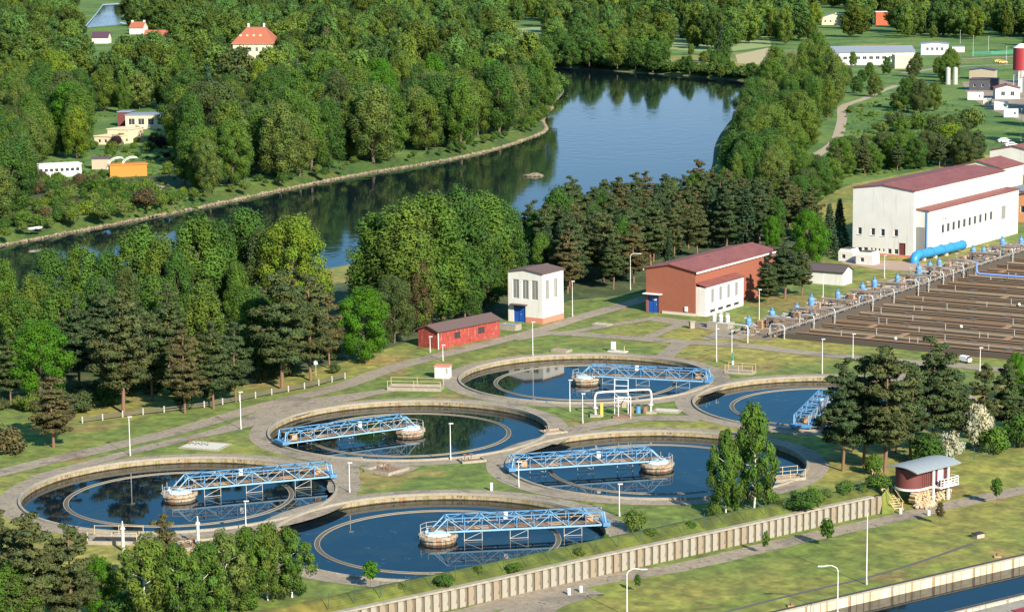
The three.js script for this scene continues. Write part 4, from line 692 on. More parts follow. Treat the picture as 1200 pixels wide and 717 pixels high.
function windowIn(t, face, u, v, a, b, o = {}) {                           // framed pane set back in its opening
  const { w, d } = t.userData, g = thingPart(t, o.name || 'window'), f = .07, place = (geo) => { if (face === 'front') geo.translate(u, v, d / 2); else { geo.rotateY(Math.PI / 2); geo.translate(w / 2, v, -u); } return geo; };
  const B = (ww, hh, x, y, z, dd = .08) => new THREE.BoxGeometry(ww, hh, dd).translate(x, y, z);
  part(g, o.pane || 'pane', place(B(a - .02, b - .02, 0, 0, -.2, .03)), o.mat || M.glass);
  if (o.frame !== false) {
    const fr = [B(a, f, 0, b / 2 - f / 2, -.14), B(a, f, 0, -b / 2 + f / 2, -.14), B(f, b - 2 * f, -a / 2 + f / 2, 0, -.14), B(f, b - 2 * f, a / 2 - f / 2, 0, -.14)]; if (a > 1.1) fr.push(B(f * .8, b - 2 * f, 0, 0, -.145)); 
    part(g, 'frame', place(merge(fr)), o.frameMat || M.white);
  }
  if (o.slats) for (let k = 0; k < o.slats; k++) part(g, 'slat', place(B(a - .1, b / o.slats * .55, 0, -b / 2 + (k + .5) * b / o.slats, -.13, .05).rotateX(0)), o.mat);
  if (o.sill) part(g, 'sill', place(B(a + .16, .06, 0, -b / 2 - .03, .04, .16)), M.white);
  return g;
}
function gableRoof(t, mat, h, rise, over = .35, thick = .16, w0, d0) {     // ridge along z
  const w = w0 ?? t.userData.w, d = d0 ?? t.userData.d, r = thingPart(t, 'roof'), a = Math.atan2(rise, w / 2), L = (w / 2 + over) / Math.cos(a);
  for (const s of [-1, 1]) { const g = new THREE.BoxGeometry(L, thick, d + 2 * over); g.translate(L / 2, thick / 2 + .01, 0); g.rotateZ(-a); if (s < 0) g.rotateY(Math.PI); g.translate(0, h + rise, 0); part(r, 'roof_slope', metreUV(g, true), mat); }
  part(r, 'ridge_cap', new THREE.BoxGeometry(.4, .1, d + 2 * over + .04).translate(0, h + rise + thick + .02, 0), mat);
  return r;
}
function gutter(t, x, y, z0, z1, mat = M.white) { part(t, 'gutter', bar([x, y, z0], [x, y, z1], .14), mat); }
function tidy(t) { for (const k of ['w', 'd', 'ex', 'ez']) delete t.userData[k]; return t; }

{ // white tower building
  const t = house('tower_building', 'white two storey tower building with tall louvres, blue door and red plinth', 'building', 636, 380, 7.1, 7.1), H = 9;
  const fr = [[-2.08, 5.95, 1.35, 3.5], [-.05, 5.95, 1.35, 3.5], [1.9, 5.95, 1.35, 3.5]], ri = [[-1.75, 5.95, 1.3, 3.5], [1.05, 5.95, 1.3, 3.5]], door = [-1.3, 1.5, 2.5, 3];
  fourWalls(t, M.plaster, H, .55, { front: [...fr, door], right: ri });
  for (const q of fr) windowIn(t, 'front', ...q, { mat: M.louvre, frame: true, slats: 10, name: 'louvre_window' });
  for (const q of ri) windowIn(t, 'right', ...q, { mat: M.louvre, frame: true, slats: 10, name: 'louvre_window' });
  const g = windowIn(t, 'front', ...door, { mat: M.blueDoor, pane: 'leaf', frameMat: M.blueDoor, name: 'door' }); part(g, 'handle', box(.06, .2, .08, -1.1, 1.3, 3.4), M.galv);
  part(t, 'canopy', rbox(3.3, .16, 1.0, .03, -1.25, 3.15, 3.98), M.tarRoof);
  part(t, 'plinth', box(3.45, 1.05, .06, 1.825, 0, 3.585), M.plinthRed); part(t, 'plinth', box(.06, 1.05, 7.16, 3.585, 0, .03), M.plinthRed);
  gableRoof(t, M.tarRoof, H, .55, .3); part(t, 'downpipe', cyl(.06, .06, 8.8, -3.62, 0, 3.62, 8), M.galv); tidy(t);
}
{ // long red shed
  const a = G(513.5, 409.5), b = G(586, 394.5), L = a.distanceTo(b), deg = Math.atan2(-(b.z - a.z), b.x - a.x) / D2R - 90;
  const t = house('red_shed', 'long weathered red shed with a dark tarred roof', 'shed', 513.5, 409.5, 4.6, L, deg), H = 3.0;
  const wr = [facePoint(t, 'right', 536, 391), facePoint(t, 'right', 564, 384), facePoint(t, 'right', 526, 396)].map(p => [p[0], 1.75]);
  const op = [[...wr[0], 1.5, 1.1], [...wr[1], 1.7, 1.1]];
  fourWalls(t, M.redShed, H, .75, { right: op }); op.forEach(q => windowIn(t, 'right', ...q, { frameMat: M.maroon }));
  gableRoof(t, M.tarRoof, H, .75, .35); part(t, 'corner_post', box(.12, 2.9, .12, 2.33, 0, L / 2 + .02), M.white); tidy(t);
}
{ // white pump hut
  const t = house('pump_hut', 'small white hut with a flat red roof at the tank edge', 'hut', 526, 444, 2.3, 1.8, -12), H = 1.9;
  fourWalls(t, M.plaster, H, 0, { front: [[.75, 1.2, .34, .8]] }, 0, .15); windowIn(t, 'front', .75, 1.2, .34, .8, { frame: false, mat: M.woodGrey }); part(t, 'roof', rbox(2.6, .14, 2.1, .03, 0, H + .005, 0), M.plinthRed); tidy(t);
}
{ // brick building
  const t = house('brick_building', 'red brick hall with red metal roof, blue door and white side annexe', 'building', 815, 370.5, 10.2, 32), H = 8.1, w = 10.2, d = 32;
  const door = [-3.55, 1.55, 2.2, 3.1];
  fourWalls(t, M.brick, H, .95, { front: [door], right: [[-6, 2.4, 3, 4.6]] });
  const g = windowIn(t, 'front', ...door, { mat: M.blueDoor, pane: 'leaf', frameMat: M.blueDoor, name: 'door' }); part(g, 'handle', box(.06, .2, .08, -3, 1.4, d / 2 - .12), M.galv); part(g, 'sign', box(.8, .35, .04, -3.4, 2.2, d / 2 - .17), M.paint);
  part(t, 'canopy', rbox(3.6, .16, 1.1, .03, -3.5, 3.4, d / 2 + .5), M.white); part(t, 'foundation', box(6.8, .45, .2, 1.75, 0, d / 2 + .11), M.paleConcrete); part(t, 'meter_box', rbox(.6, .9, .2, .03, 3.3, .7, d / 2 + .11), M.paint);
  windowIn(t, "right", -6, 2.4, 3, 4.6, { mat: M.teal, pane: 'leaf', frameMat: M.teal, name: 'gate' });
  gableRoof(t, M.tin, H, .95, .4); for (const z of [0]) part(t, 'eave_board', box(.1, .3, d + .6, w / 2 + .42, H - .4, z), M.white);
  part(t, 'eave_board', box(.1, .3, d + .6, -w / 2 - .42, H - .4, 0), M.white);
  const an = thingPart(t, 'annexe'); const ax0 = w / 2, al = 14.6, ad = 2.0, ah = 5.3, zc = d / 2 - .35 - al / 2;
  const hol = []; for (let k = 0; k < 4; k++) { hol.push([-al / 2 + 2.6 + k * 3.1, 3.5, 1.25, 2.5]); hol.push([-al / 2 + 2.6 + k * 3.1, .75, 2.1, .55]); }
  const pg = panelGeo(al, [[-al / 2, ah], [al / 2, ah]], 0, hol, .2); pg.rotateY(Math.PI / 2); pg.translate(ax0 + ad - .2, 0, zc); part(an, 'annexe_wall', metreUV(pg), M.plaster);
  part(an, 'annexe_wall', box(ad - .2, ah, .2, ax0 + (ad - .2) / 2, 0, zc + al / 2 - .1), M.plaster); part(an, 'annexe_wall', box(ad - .2, ah, .2, ax0 + (ad - .2) / 2, 0, zc - al / 2 + .1), M.plaster);
  hol.forEach(([u, v, a, b], k) => part(an, k % 2 ? 'vent' : 'window_pane', new THREE.BoxGeometry(.05, b - .02, a - .02).translate(ax0 + ad - .16, v, zc - u), k % 2 ? M.dark : M.louvre));
  const rg = new THREE.BoxGeometry(2.5, .14, al + .5); rg.rotateZ(-.22); rg.translate(ax0 + 1.05, ah + .42, zc); part(an, 'annexe_roof', metreUV(rg, true), M.tin); tidy(t);
}
{ // big white hall
  const t = house('white_hall', 'big white hall with a dark red roof and a lower side aisle', 'building', 1071, 302.5, 14.2, 46.6, -35), H = 14.1, d = 46.6, w = 14.2;
  const F = (x, y, a, b) => [...facePoint(t, 'front', x, y), a, b];
  const up = [[1008, 270.5], [1023.5, 271.5], [1035, 272.5], [1050.5, 273]].map(p => F(...p, .95, 1.5)), lo = [F(1008, 292.5, 1, 1.1), F(1015, 292.7, 1, 1.1), F(1043, 294.5, .9, 1.1), F(1051, 295, 1.1, 1.1)], dots = [[1022, 291.5], [1026.5, 292], [1031, 292.5], [1036, 293]].map(p => F(...p, .42, .5)), dr = [facePoint(t, 'front', 1057.5, 296)[0], 1.55, 1.6, 2.9];
  const big = [w / 2 - .95, 3.2, 1.3, 5.6];
  fourWalls(t, M.plaster, H, .9, { front: [...up, ...lo, ...dots, dr] });
  for (const q of [...up, ...lo]) windowIn(t, 'front', ...q, { sill: true }); for (const q of dots) windowIn(t, 'front', ...q, { frame: false });
  windowIn(t, 'front', ...dr, { mat: M.maroon, pane: 'leaf', frame: false, name: 'door' });
  gableRoof(t, M.tin, H, .9, .3); part(t, 'foundation', box(15.7, .5, .12, 0, 0, d / 2 + .07), M.plinthRed);
  const a = thingPart(t, 'side_aisle'), ad = 2.9, ah = 9.9, al = 47, zc = -1.2, x1 = w / 2 + ad, rr0 = (px, py) => { const n = t.userData.ex, o = t.position.clone().addScaledVector(n, x1), r = ray(px, py), s = o.clone().sub(camera.position).dot(n) / r.dot(n), q = camera.position.clone().addScaledVector(r, s).sub(t.position); return [-q.dot(t.userData.ez), q.y]; };
  const P = []; for (let k = 0; k < 10; k++) { const f = k / 9, [u, v] = rr0(1106 + 56.5 * f, 268 - 15.5 * f); P.push([u + zc, v, 1.5, 1.8]); }
  for (const x of [1106, 1109, 1113]) P.push([rr0(x, 256.5)[0] + zc, rr0(x, 256.5)[1], .6, .9]); P.push([rr0(1177, 249)[0] + zc, rr0(1177, 249)[1], 2.6, 3.0]);
  const pg = panelGeo(al, [[-al / 2, ah], [al / 2, ah]], 0, P, .25); pg.rotateY(Math.PI / 2); pg.translate(x1 - .25, 0, zc); part(a, 'aisle_wall', metreUV(pg), M.plaster);
  for (const s of [-1, 1]) part(a, 'aisle_wall', box(ad - .25, ah + .2, .25, w / 2 + (ad - .25) / 2, 0, zc + s * (al / 2 - .125)), M.plaster);
  P.forEach(([u, v, aa, b], k) => part(a, 'window_pane', new THREE.BoxGeometry(.05, b - .02, aa - .02).translate(x1 - .2, v, zc - u), k === 13 ? M.louvre : M.glass));
  const rg = new THREE.BoxGeometry(3.25, .14, al + .6); rg.rotateZ(-.09); rg.translate(w / 2 + 1.6, ah + .26, zc); part(a, 'aisle_roof', metreUV(rg, true), M.tin);
  part(a, 'gate', box(1.9, 6.2, .1, w / 2 + 1.1, .3, zc + al / 2 + .055), M.louvre); part(a, 'downpipe', cyl(.11, .11, 9.8, w / 2 + 2.5, 0, zc + al / 2 + .12, 8), M.blue);
  for (const u of [6, -4]) part(a, 'downpipe', cyl(.08, .08, 9.6, x1 + .09, 0, zc - u, 8), M.white);
  for (const z of [17, 7, -5, -15]) part(t, 'downpipe', cyl(.08, .08, 3.4, w / 2 + .09, 10.5, z, 8), M.white); tidy(t);
}
{ // cabin with dark roof, two white kiosks, blue main
  const t = house('white_cabin', 'white cabin with a dark gabled roof beside the pump gallery', 'cabin', 999, 331.5, 4.2, 8, 57), H = 2.6;
  fourWalls(t, M.plaster, H, 1.0, { front: [[.2, 1.1, 1.1, 1.9]] }, 0, .2); windowIn(t, 'front', .2, 1.1, 1.1, 1.9, { mat: M.white, name: 'door', pane: 'leaf' }); gableRoof(t, M.darkRoof, H, 1.0, .3);
  const v = house('white_kiosk', 'white kiosk with chamfered roof at the white hall, nearer the dark firs', 'kiosk', 1000, 307, 3.4, 3, -35), k = house('white_kiosk', 'white kiosk with a dark window beside the paved yard', 'kiosk', 1023, 311, 3.8, 3.2, -35);
  for (const [q, w, d] of [[v, 3.4, 3], [k, 3.8, 3.2]]) { fourWalls(q, M.plaster, 1.9, 0, { front: [[-.5, 1, .9, .9]] }, 0, .15); windowIn(q, 'front', -.5, 1, .9, .9, {}); const s = new THREE.Shape([[-w / 2, 0], [w / 2, 0], [w / 2 - .5, .7], [-w / 2 + .5, .7]].map(p => new THREE.Vector2(...p))); part(q, 'roof', new THREE.ExtrudeGeometry(s, { depth: d, bevelEnabled: false }).translate(0, 1.905, -d / 2), M.white); part(q, 'roof_deck', box(w - 1.1, .05, d - .3, 0, 2.61, 0), M.darkRoof); tidy(q); }
  tidy(t);
  const m = thing('blue_main', 'big bright blue pipe bending down beside the white hall', 'pipe'), a = G(1066, 309), dir = G(1128, 296).sub(G(1074, 308)).normalize();
  const y = 1.5, p0 = G(1072, 308); p0.y = -.2; const p1 = p0.clone(); p1.y = .7; const p2 = p0.clone().addScaledVector(dir, 1.2); p2.y = y; const p3 = p0.clone().addScaledVector(dir, 13); p3.y = y; const p4 = p0.clone().addScaledVector(dir, 20); p4.y = y + .1;
  part(m, 'pipe_run', new THREE.TubeGeometry(new THREE.CatmullRomCurve3([p0, p1, p2, p0.clone().addScaledVector(dir, 4).setY(y), p0.clone().addScaledVector(dir, 9).setY(y), p3, p4], false, 'centripetal'), 60, .95, 20), M.pipeBlue);
  for (const s of [2.2, 6.5, 11, 15, 19.5]) { const f = new THREE.CylinderGeometry(1.1, 1.1, .16, 20); f.rotateX(Math.PI / 2); f.lookAt(dir); const q = part(m, 'flange', f, M.blue); q.position.copy(p0.clone().addScaledVector(dir, s).setY(y + .03)); }
  for (const s of [4, 8.5, 13]) { const q = part(m, 'saddle', box(.8, .7, .5), M.paleConcrete); q.position.copy(p0.clone().addScaledVector(dir, s).setY(0)); q.rotation.y = Math.atan2(-dir.z, dir.x); }
}
function simpleHouse(name, label, px, py, w, d, h, rise, deg, wallMat, roofMat, o = {}) {
  const t = house(name, label, o.cat || 'house', px, py, w, d, deg), F = o.front || [], Rt = o.right || [];
  fourWalls(t, wallMat, h, rise, { front: F, right: Rt }, 0, .25); F.forEach(q => windowIn(t, 'front', ...q, {})); Rt.forEach(q => windowIn(t, 'right', ...q, {}));
  if (rise > 0) gableRoof(t, roofMat, h, rise, o.over ?? .4, .18); else part(t, 'roof', rbox(w + .5, .28, d + .5, .04, 0, h + .006, 0), roofMat);
  for (const [x, y, z, s] of o.chimneys || []) part(t, 'chimney', box(s, 1.8, s, x, y, z), M.plaster); return tidy(t);
}
const rowOf = (L, n, v, a, b) => Array.from({ length: n }, (_, k) => [-L / 2 + (k + .5) * L / n, v, a, b]);
simpleHouse('red_roofed_building', 'white building with dark red roof behind the big white hall', 1174, 222, 13, 14, 5.5, 1.6, -35, M.plaster, M.tin, { front: rowOf(12, 3, 2.4, 1, 1.3), cat: 'building' });
simpleHouse('red_roofed_building', 'white wing with red roof at the corner beyond the white hall', 1216, 206, 14, 10, 6.5, 1.4, -35, M.plaster, M.tin, { right: rowOf(10, 3, 2.4, 1, 1.3), cat: 'building' });
simpleHouse('flat_roofed_annexe', 'low annexe with a pale grey flat roof behind the white hall', 1226, 252, 10, 16, 5.4, 0, -35, M.plaster, M.greyRoof, { cat: 'building' });
simpleHouse('orange_house', 'orange walled building at the far end of the pump gallery', 1226, 262, 8, 8, 6.2, .8, -35, std({ color: lin(.55, .25, .11) }), M.tin, { front: rowOf(7, 2, 3, 1, 1.6), cat: 'building' });
// far right: depot
simpleHouse('grey_roofed_hall', 'long white hall with a grey roof beyond the green slope', 977, 76.5, 20, 40, 6, 2.4, -88, M.plaster, M.greyRoof, { right: rowOf(38, 12, 3.4, 2, 1.5), cat: 'building' });
simpleHouse('cream_annexe', 'cream annexe at the end of the long grey roofed hall', 1071.5, 80, 9, 8, 6.2, 0, 2, M.cream, M.white, { cat: 'building' });
simpleHouse('white_office', 'white office block with a row of dark windows', 1112, 64, 14, 10, 5.6, .6, -8, M.white, M.greyRoof, { front: rowOf(10, 4, 3, 1.3, 1.6), cat: 'building' });
simpleHouse('white_garage', 'low white garage beside the white office block', 1131, 61, 6.5, 6, 2.8, 0, -4, M.white, M.greyRoof, { cat: 'garage' });
simpleHouse('orange_red_hall', 'orange red block among the far trees', 1042, 29, 8.5, 9, 8.5, 0, -2, std({ color: lin(.62, .10, .05) }), M.white, { cat: 'building' });
simpleHouse('cream_house', 'cream house with yellow trim behind the river wood', 990, 29, 15, 9, 5, 2.4, -4, M.cream, M.greyRoof, { front: rowOf(14, 4, 2.5, 1.2, 1.5), chimneys: [[2, 6, 0, 1]] });
simpleHouse('dark_depot', 'dark low depot building beside the red roofed office', 1168, 106, 11, 9, 4.4, 0, -20, std({ color: lin(.07, .07, .08) }), M.darkRoof, { cat: 'building', front: rowOf(10, 3, 2, 1, 1.2) });
simpleHouse('depot_shed', 'grey depot shed with a blue dark roof', 1166, 93, 11, 8, 4, .8, -20, M.woodGrey, std({ color: lin(.045, .06, .10) }), { cat: 'shed' });
simpleHouse('red_roofed_office', 'white office with red roof and two windows in the depot', 1196, 116, 9.5, 9, 4.2, 1.2, -6, M.plaster, M.tin, { front: [[-1.8, 2.1, 1.5, 1.7], [1.8, 2.1, 1.5, 1.7]], cat: 'building' });
for (const [x, y, w, d, s] of [[1153, 117.5, 6, 3.5, 'white site container at the depot, its plain side to the slope'], [1163, 125, 3.2, 3, 'small cream site container in the depot row'], [1182, 129, 5, 3.6, 'white site container behind the grey one'], [1194, 138, 5, 3.6, 'pale grey site container at the end of the depot row']]) { const t = house('site_container', s, 'container', x, y, w, d, -10); fourWalls(t, x === 1163 ? M.cream : M.white, 2.9, 0, { front: [[w * .25, 1.6, .8, .8]] }, .15, .12); windowIn(t, 'front', w * .25, 1.6, .8, .8, {}); part(t, 'roof', rbox(w + .1, .12, d + .1, .02, 0, 2.905, 0), M.white); for (const sx of [-1, 1]) part(t, 'skid', box(.2, .15, d - .2, sx * (w / 2 - .2), 0, 0), M.dark); tidy(t); }
for (const x of [1111.5, 1120]) { const p = G(x, 99), t = thing('storage_silo', 'slim pale silo, one of two at the depot corner', 'silo', p, 0, 'slim depot silos'); part(t, 'shell', cyl(1.05, 1.05, 6.6, 0, .3, 0, 24), M.galv); part(t, 'cap', cyl(1.05, .25, .6, 0, 6.9, 0, 24), M.galv); part(t, 'foot', cyl(1.3, 1.3, .3, 0, 0, 0, 24), M.concrete); }
{ const p = G(1197, 108), t = thing('red_silo', 'big dark red silo with white lower part at the depot', 'silo', p); part(t, 'shell', cyl(3.4, 3.4, 9, 0, 9, 0, 32), M.silo); part(t, 'cone', cyl(1.2, 3.38, 3, 0, 5.98, 0, 32), M.white); part(t, 'cap', cyl(3.5, 1, 1.6, 0, 18, 0, 32), M.white); for (let k = 0; k < 6; k++) { const a = k / 6 * 6.283; part(t, 'leg', box(.35, 9, .35, 2.9 * Math.cos(a), 0, 2.9 * Math.sin(a)), M.white); } part(t, 'shell', cyl(.9, .9, 6, 0, 0, 0, 16), M.white); }
// beyond the river: houses in the wood
{
  const t = house('manor_house', 'cream manor house with a big orange hipped roof in the wood', 'house', 321, 78, 21, 15, -8), w = 21, d = 15, h = 11.5, rise = 8;
  const F = [...rowOf(20, 6, 8.6, 1.3, 2.1), ...rowOf(20, 6, 4.6, 1.3, 2.1)], Rt = [...rowOf(13, 3, 8.6, 1.3, 2.1), ...rowOf(13, 3, 4.6, 1.3, 2.1)];
  fourWalls(t, M.cream, h, 0, { front: F, right: Rt }); F.forEach(q => windowIn(t, 'front', ...q)); Rt.forEach(q => windowIn(t, 'right', ...q));
  const W = w / 2 + .8, Dd = d / 2 + .8, r = w / 2 - 6, r2 = d / 2 - 6, b = h + .02, top = h + rise, P = [[-W, b, Dd], [W, b, Dd], [W, b, -Dd], [-W, b, -Dd], [-r, top, r2], [r, top, r2], [r, top, -r2], [-r, top, -r2]];
  const rf = thingPart(t, 'roof'); [[0, 1, 5, 4], [1, 2, 6, 5], [2, 3, 7, 6], [3, 0, 4, 7], [4, 5, 6, 7]].forEach((q, i) => { const g = new THREE.BufferGeometry(); g.setAttribute('position', new THREE.Float32BufferAttribute([q[0], q[1], q[2], q[0], q[2], q[3]].flatMap(k => P[k]), 3)); g.computeVertexNormals(); part(rf, 'roof_slope', g, i === 4 ? M.darkRoof : M.tile); });
  part(rf, 'soffit', box(2 * W - .02, .1, 2 * Dd - .02, 0, h - .1, 0), M.cream);
  for (const x of [-7, -3.6, -.2, 3.2]) part(rf, 'dormer', box(1.1, 1.0, 1.6, x, h + 3.4, 4.4), M.cream); for (const x of [-4, 4]) part(rf, 'chimney', box(.9, 2.2, .9, x, h + rise - .3, 0), M.plaster); tidy(t);
}
simpleHouse('flat_white_building', 'white building with flat dark roof and window row in the wood', 366, 86, 14, 12, 5, 0, -10, M.white, M.darkRoof, { front: rowOf(13, 7, 3, .9, 1.4), cat: 'building' });
{ const p = G(368, 80), t = thing('white_water_tower', 'white squat tank tower beside the flat white building', 'tower', p); part(t, 'shaft', cyl(1.2, 1.2, 6.5, 0, 0, 0, 16), M.white); part(t, 'tank', cyl(1.9, 1.9, 3.6, 0, 6.5, 0, 24), M.white); part(t, 'lid', cyl(2, .6, .6, 0, 10.1, 0, 24), M.white); }
simpleHouse('orange_roofed_house', 'orange roofed house with two white chimneys near the far channel', 173, 39, 12, 9, 4.2, 3.6, 82, M.plaster, M.tile, { right: rowOf(8, 3, 2.2, 1.2, 1.5), chimneys: [[0, 7.2, 4, 1.2], [0, 7.2, -4, 1.2]] });
simpleHouse('orange_roofed_house', 'low orange roofed house with white gable near the far channel', 203, 49, 9, 16, 4, 3.4, 84, M.plaster, M.tile, { front: rowOf(8, 2, 2.2, 1.2, 1.5) });
simpleHouse('plum_roofed_house', 'small house with a dark plum roof near the far channel', 130, 50, 8, 10, 3.6, 3, 84, M.plaster, std({ color: lin(.07, .03, .055) }), {});
simpleHouse('grey_roofed_pavilion', 'cream pavilion with a wide grey flat roof beyond the river', 206, 151, 18, 11, 4.8, 0, -4, M.cream, M.greyRoof, { front: rowOf(17, 5, 2.6, 2.2, 2.2), cat: 'building' });
simpleHouse('red_walled_annexe', 'dark red low annexe beside the wide grey flat roof', 152, 148, 4.5, 7, 5, 0, -4, M.maroon, M.greyRoof, { cat: 'building' });
simpleHouse('pale_roofed_hall', 'hall with a pale blue grey roof half hidden by trees', 259, 152, 5.4, 9, 6, 0, -4, M.white, std({ color: lin(.42, .46, .52), roughness: .5 }), { cat: 'building' });
simpleHouse('cream_terrace', 'cream terraced garden building beyond the river', 150, 168, 8, 9, 4.4, 0, -24, M.cream, M.cream, { front: rowOf(7, 3, 1.8, 1.1, 1.6), cat: 'building' });
simpleHouse('cream_terrace_wing', 'low cream wing of the terraced garden building', 136, 170, 8.5, 8, 2.6, 0, -24, M.cream, M.cream, { front: rowOf(7, 3, 1.2, 1, 1.1), cat: 'building' });
simpleHouse('long_white_building', 'long low white building with window strip beyond the river', 95, 206, 12.6, 5, 3.4, 0, 22, M.white, M.white, { front: rowOf(12, 8, 2, 1.1, 1), cat: 'building' });
simpleHouse('dark_roofed_shelter', 'shelter with a dark flat roof beside the orange building', 128, 198, 5.2, 5, 3, 0, 6, M.woodGrey, M.darkRoof, { cat: 'shelter' });
{
  const t = simpleHouse('orange_building', 'bright orange low building with white arches beyond the river', 172, 206, 10.5, 5, 3.3, 0, 14, M.orange, M.orange, { cat: 'building' });
  for (const x of [-3.8, .2]) { const g = thingPart(t, 'arch'); for (const z of [-1.6, 1.6]) { const P = []; for (let k = 0; k <= 8; k++) { const a = k / 8 * Math.PI * .62; P.push([x - 2 + 3.4 * (1 - Math.cos(a)) , 2.2 + 3.1 * Math.sin(a), z]); } part(g, 'rib', tube(P, .1, 6), M.paint); } for (let k = 0; k < 3; k++) part(g, 'tie', bar([x - 1.2 + k * 1.1, 4.0 + k * .55, -1.6], [x - 1.2 + k * 1.1, 4.0 + k * .55, 1.6], .12), M.paint); }
}
simpleHouse('grey_jetty_shed', 'low grey shed roof on the far shore slope', 190, 224, 5.5, 8, 1.2, .3, 30, M.woodGrey, std({ color: lin(.27, .24, .22) }), { cat: 'shed' });
simpleHouse('orange_garden_hut', 'tiny orange roofed hut under the tall far trees', 293, 190, 3.4, 3.4, 2.2, 1.2, -6, M.plinthRed, M.tile, { cat: 'hut' });
for (const [x, y, s] of [[36, 270, 'white boat drawn up on the far shore, bow to the reeds'], [44, 269, 'white boat drawn up on the far shore beside its twin']]) { const p = G(x, y), t = thing('rowing_boat', s, 'boat', p, .5); const h = new THREE.LatheGeometry([[0, -.25], [.5, -.1], [.62, .35]].map(q => new THREE.Vector2(...q)), 14); h.scale(1.9, 1, 1); h.translate(0, .3, 0); part(t, 'hull', h, M.paint); part(t, 'thwart', box(.25, .04, 1.1, 0, .5, 0), M.wood); }
{ const p = G(627, 206, WL), t = thing('river_rock', 'pale rock islet standing in the river', 'rock', p); rnd = mulberry(77); for (const [x, z, s] of [[0, 0, 1.6], [-1.9, .4, 1.1], [1.4, .6, .9]]) { const g = new THREE.IcosahedronGeometry(s, 1); const q = g.attributes.position, c = {}; for (let i = 0; i < q.count; i++) { const k = [q.getX(i), q.getY(i), q.getZ(i)].map(v => v.toFixed(2)).join(); c[k] ??= rr(.75, 1.2); q.setXYZ(i, q.getX(i) * c[k] * 1.3, q.getY(i) * c[k] * .45, q.getZ(i) * c[k]); } g.computeVertexNormals(); g.translate(x, .15, z); part(t, 'boulder', g, M.stone); } }

// ---------------------------------------------------------------- aeration basin
{
  const deg = ANG, t = thing('aeration_basin', 'large brown aeration basin divided by narrow concrete walkways', 'basin', BA, deg);   // local x along E1, local -z along E2
  const w0 = part(t, 'sludge_surface', keepUV(sheetUV(new THREE.PlaneGeometry(BW, BD).rotateX(-Math.PI / 2).translate(BW / 2, -.75, -BD / 2))), M.sludge);
  part(t, 'outer_wall', box(BW, 2.2, .5, BW / 2, -1.3, .0), M.oldConcrete); part(t, 'outer_wall', box(.5, 2.2, BD - .6, .0, -1.3, -BD / 2), M.oldConcrete);
  const step2 = 5.15, n = Math.floor(BD / step2); rnd = mulberry(601);
  for (let i = 1; i < n; i++) {
    const z = -i * step2, x0 = .3, L = BW - .3;
    const pieces = 5; for (let k = 0; k < pieces; k++) part(t, 'walkway', box(L / pieces - .05, .28, i % 2 ? .45 : .3, x0 + (k + .5) * L / pieces, -.12 + rr(-.01, .01), z), rnd() < .3 ? M.walkRust : M.walkway);
    part(t, 'divider_wall', box(L, .95, .3, x0 + L / 2, -1.08, z), M.oldConcrete);
    for (let k = 0; k < 6; k++) { // cross walks step from lane to lane
      const x = 4 + k * 12.5 + (i % 3) * 4.2; if (x > BW - 2) continue; part(t, 'cross_walk', box(.8, .2, step2 - .9, x, -.14, z + step2 / 2), rnd() < .4 ? M.walkRust : M.oldConcrete);
      if (rnd() < .55) part(t, 'rail_post', cyl(.06, .06, 1.15, x + .5, .1, z + .2, 6), M.galv); if (rnd() < .3) part(t, 'rail_post', cyl(.06, .06, 1.15, x + 2.0, .1, z + .2, 6), M.galv);
    }
    for (const off of [.34, 1.9, 3.4]) if (i % 2 || off > 1) part(t, 'air_pipe', tube([[x0, off > 1 ? -.3 : .26, z + off], [x0 + L / 2, off > 1 ? -.3 : .26, z + off], [x0 + L, off > 1 ? -.3 : .26, z + off]], .09, 6, 8), rnd() < .5 ? M.rust : M.walkRust);
  }
  for (const [px, py] of [[1127, 384], [1195, 358], [1050, 398]]) { const p = G(px, py, .1), q = p.sub(BA); const lamp = part(t, 'float_lamp', new THREE.SphereGeometry(.28, 14, 10), M.paint); lamp.position.set(q.dot(E1), .3, -q.dot(E2)); }
  // tall blue supply pipe crossing the far lanes
  const P = thing('blue_cross_pipe', 'long thin blue pipe crossing the basin lanes', 'pipe', BA, deg), q = G(1145, 320, 1).sub(BA), zz = -q.dot(E2), xx = q.dot(E1);
  part(P, 'pipe_run', tube([[xx, 3.2, zz], [xx, 1.3, zz], [xx + .8, .9, zz], [xx + 20, .9, zz], [xx + 40, .9, zz]], .22, 10, 60), std({ color: lin(.16, .26, .60), roughness: .4 })); for (let k = 0; k < 6; k++) part(P, 'support', box(.16, 1.5, .16, xx + 3 + k * 7, -.6, zz), M.galv);
}
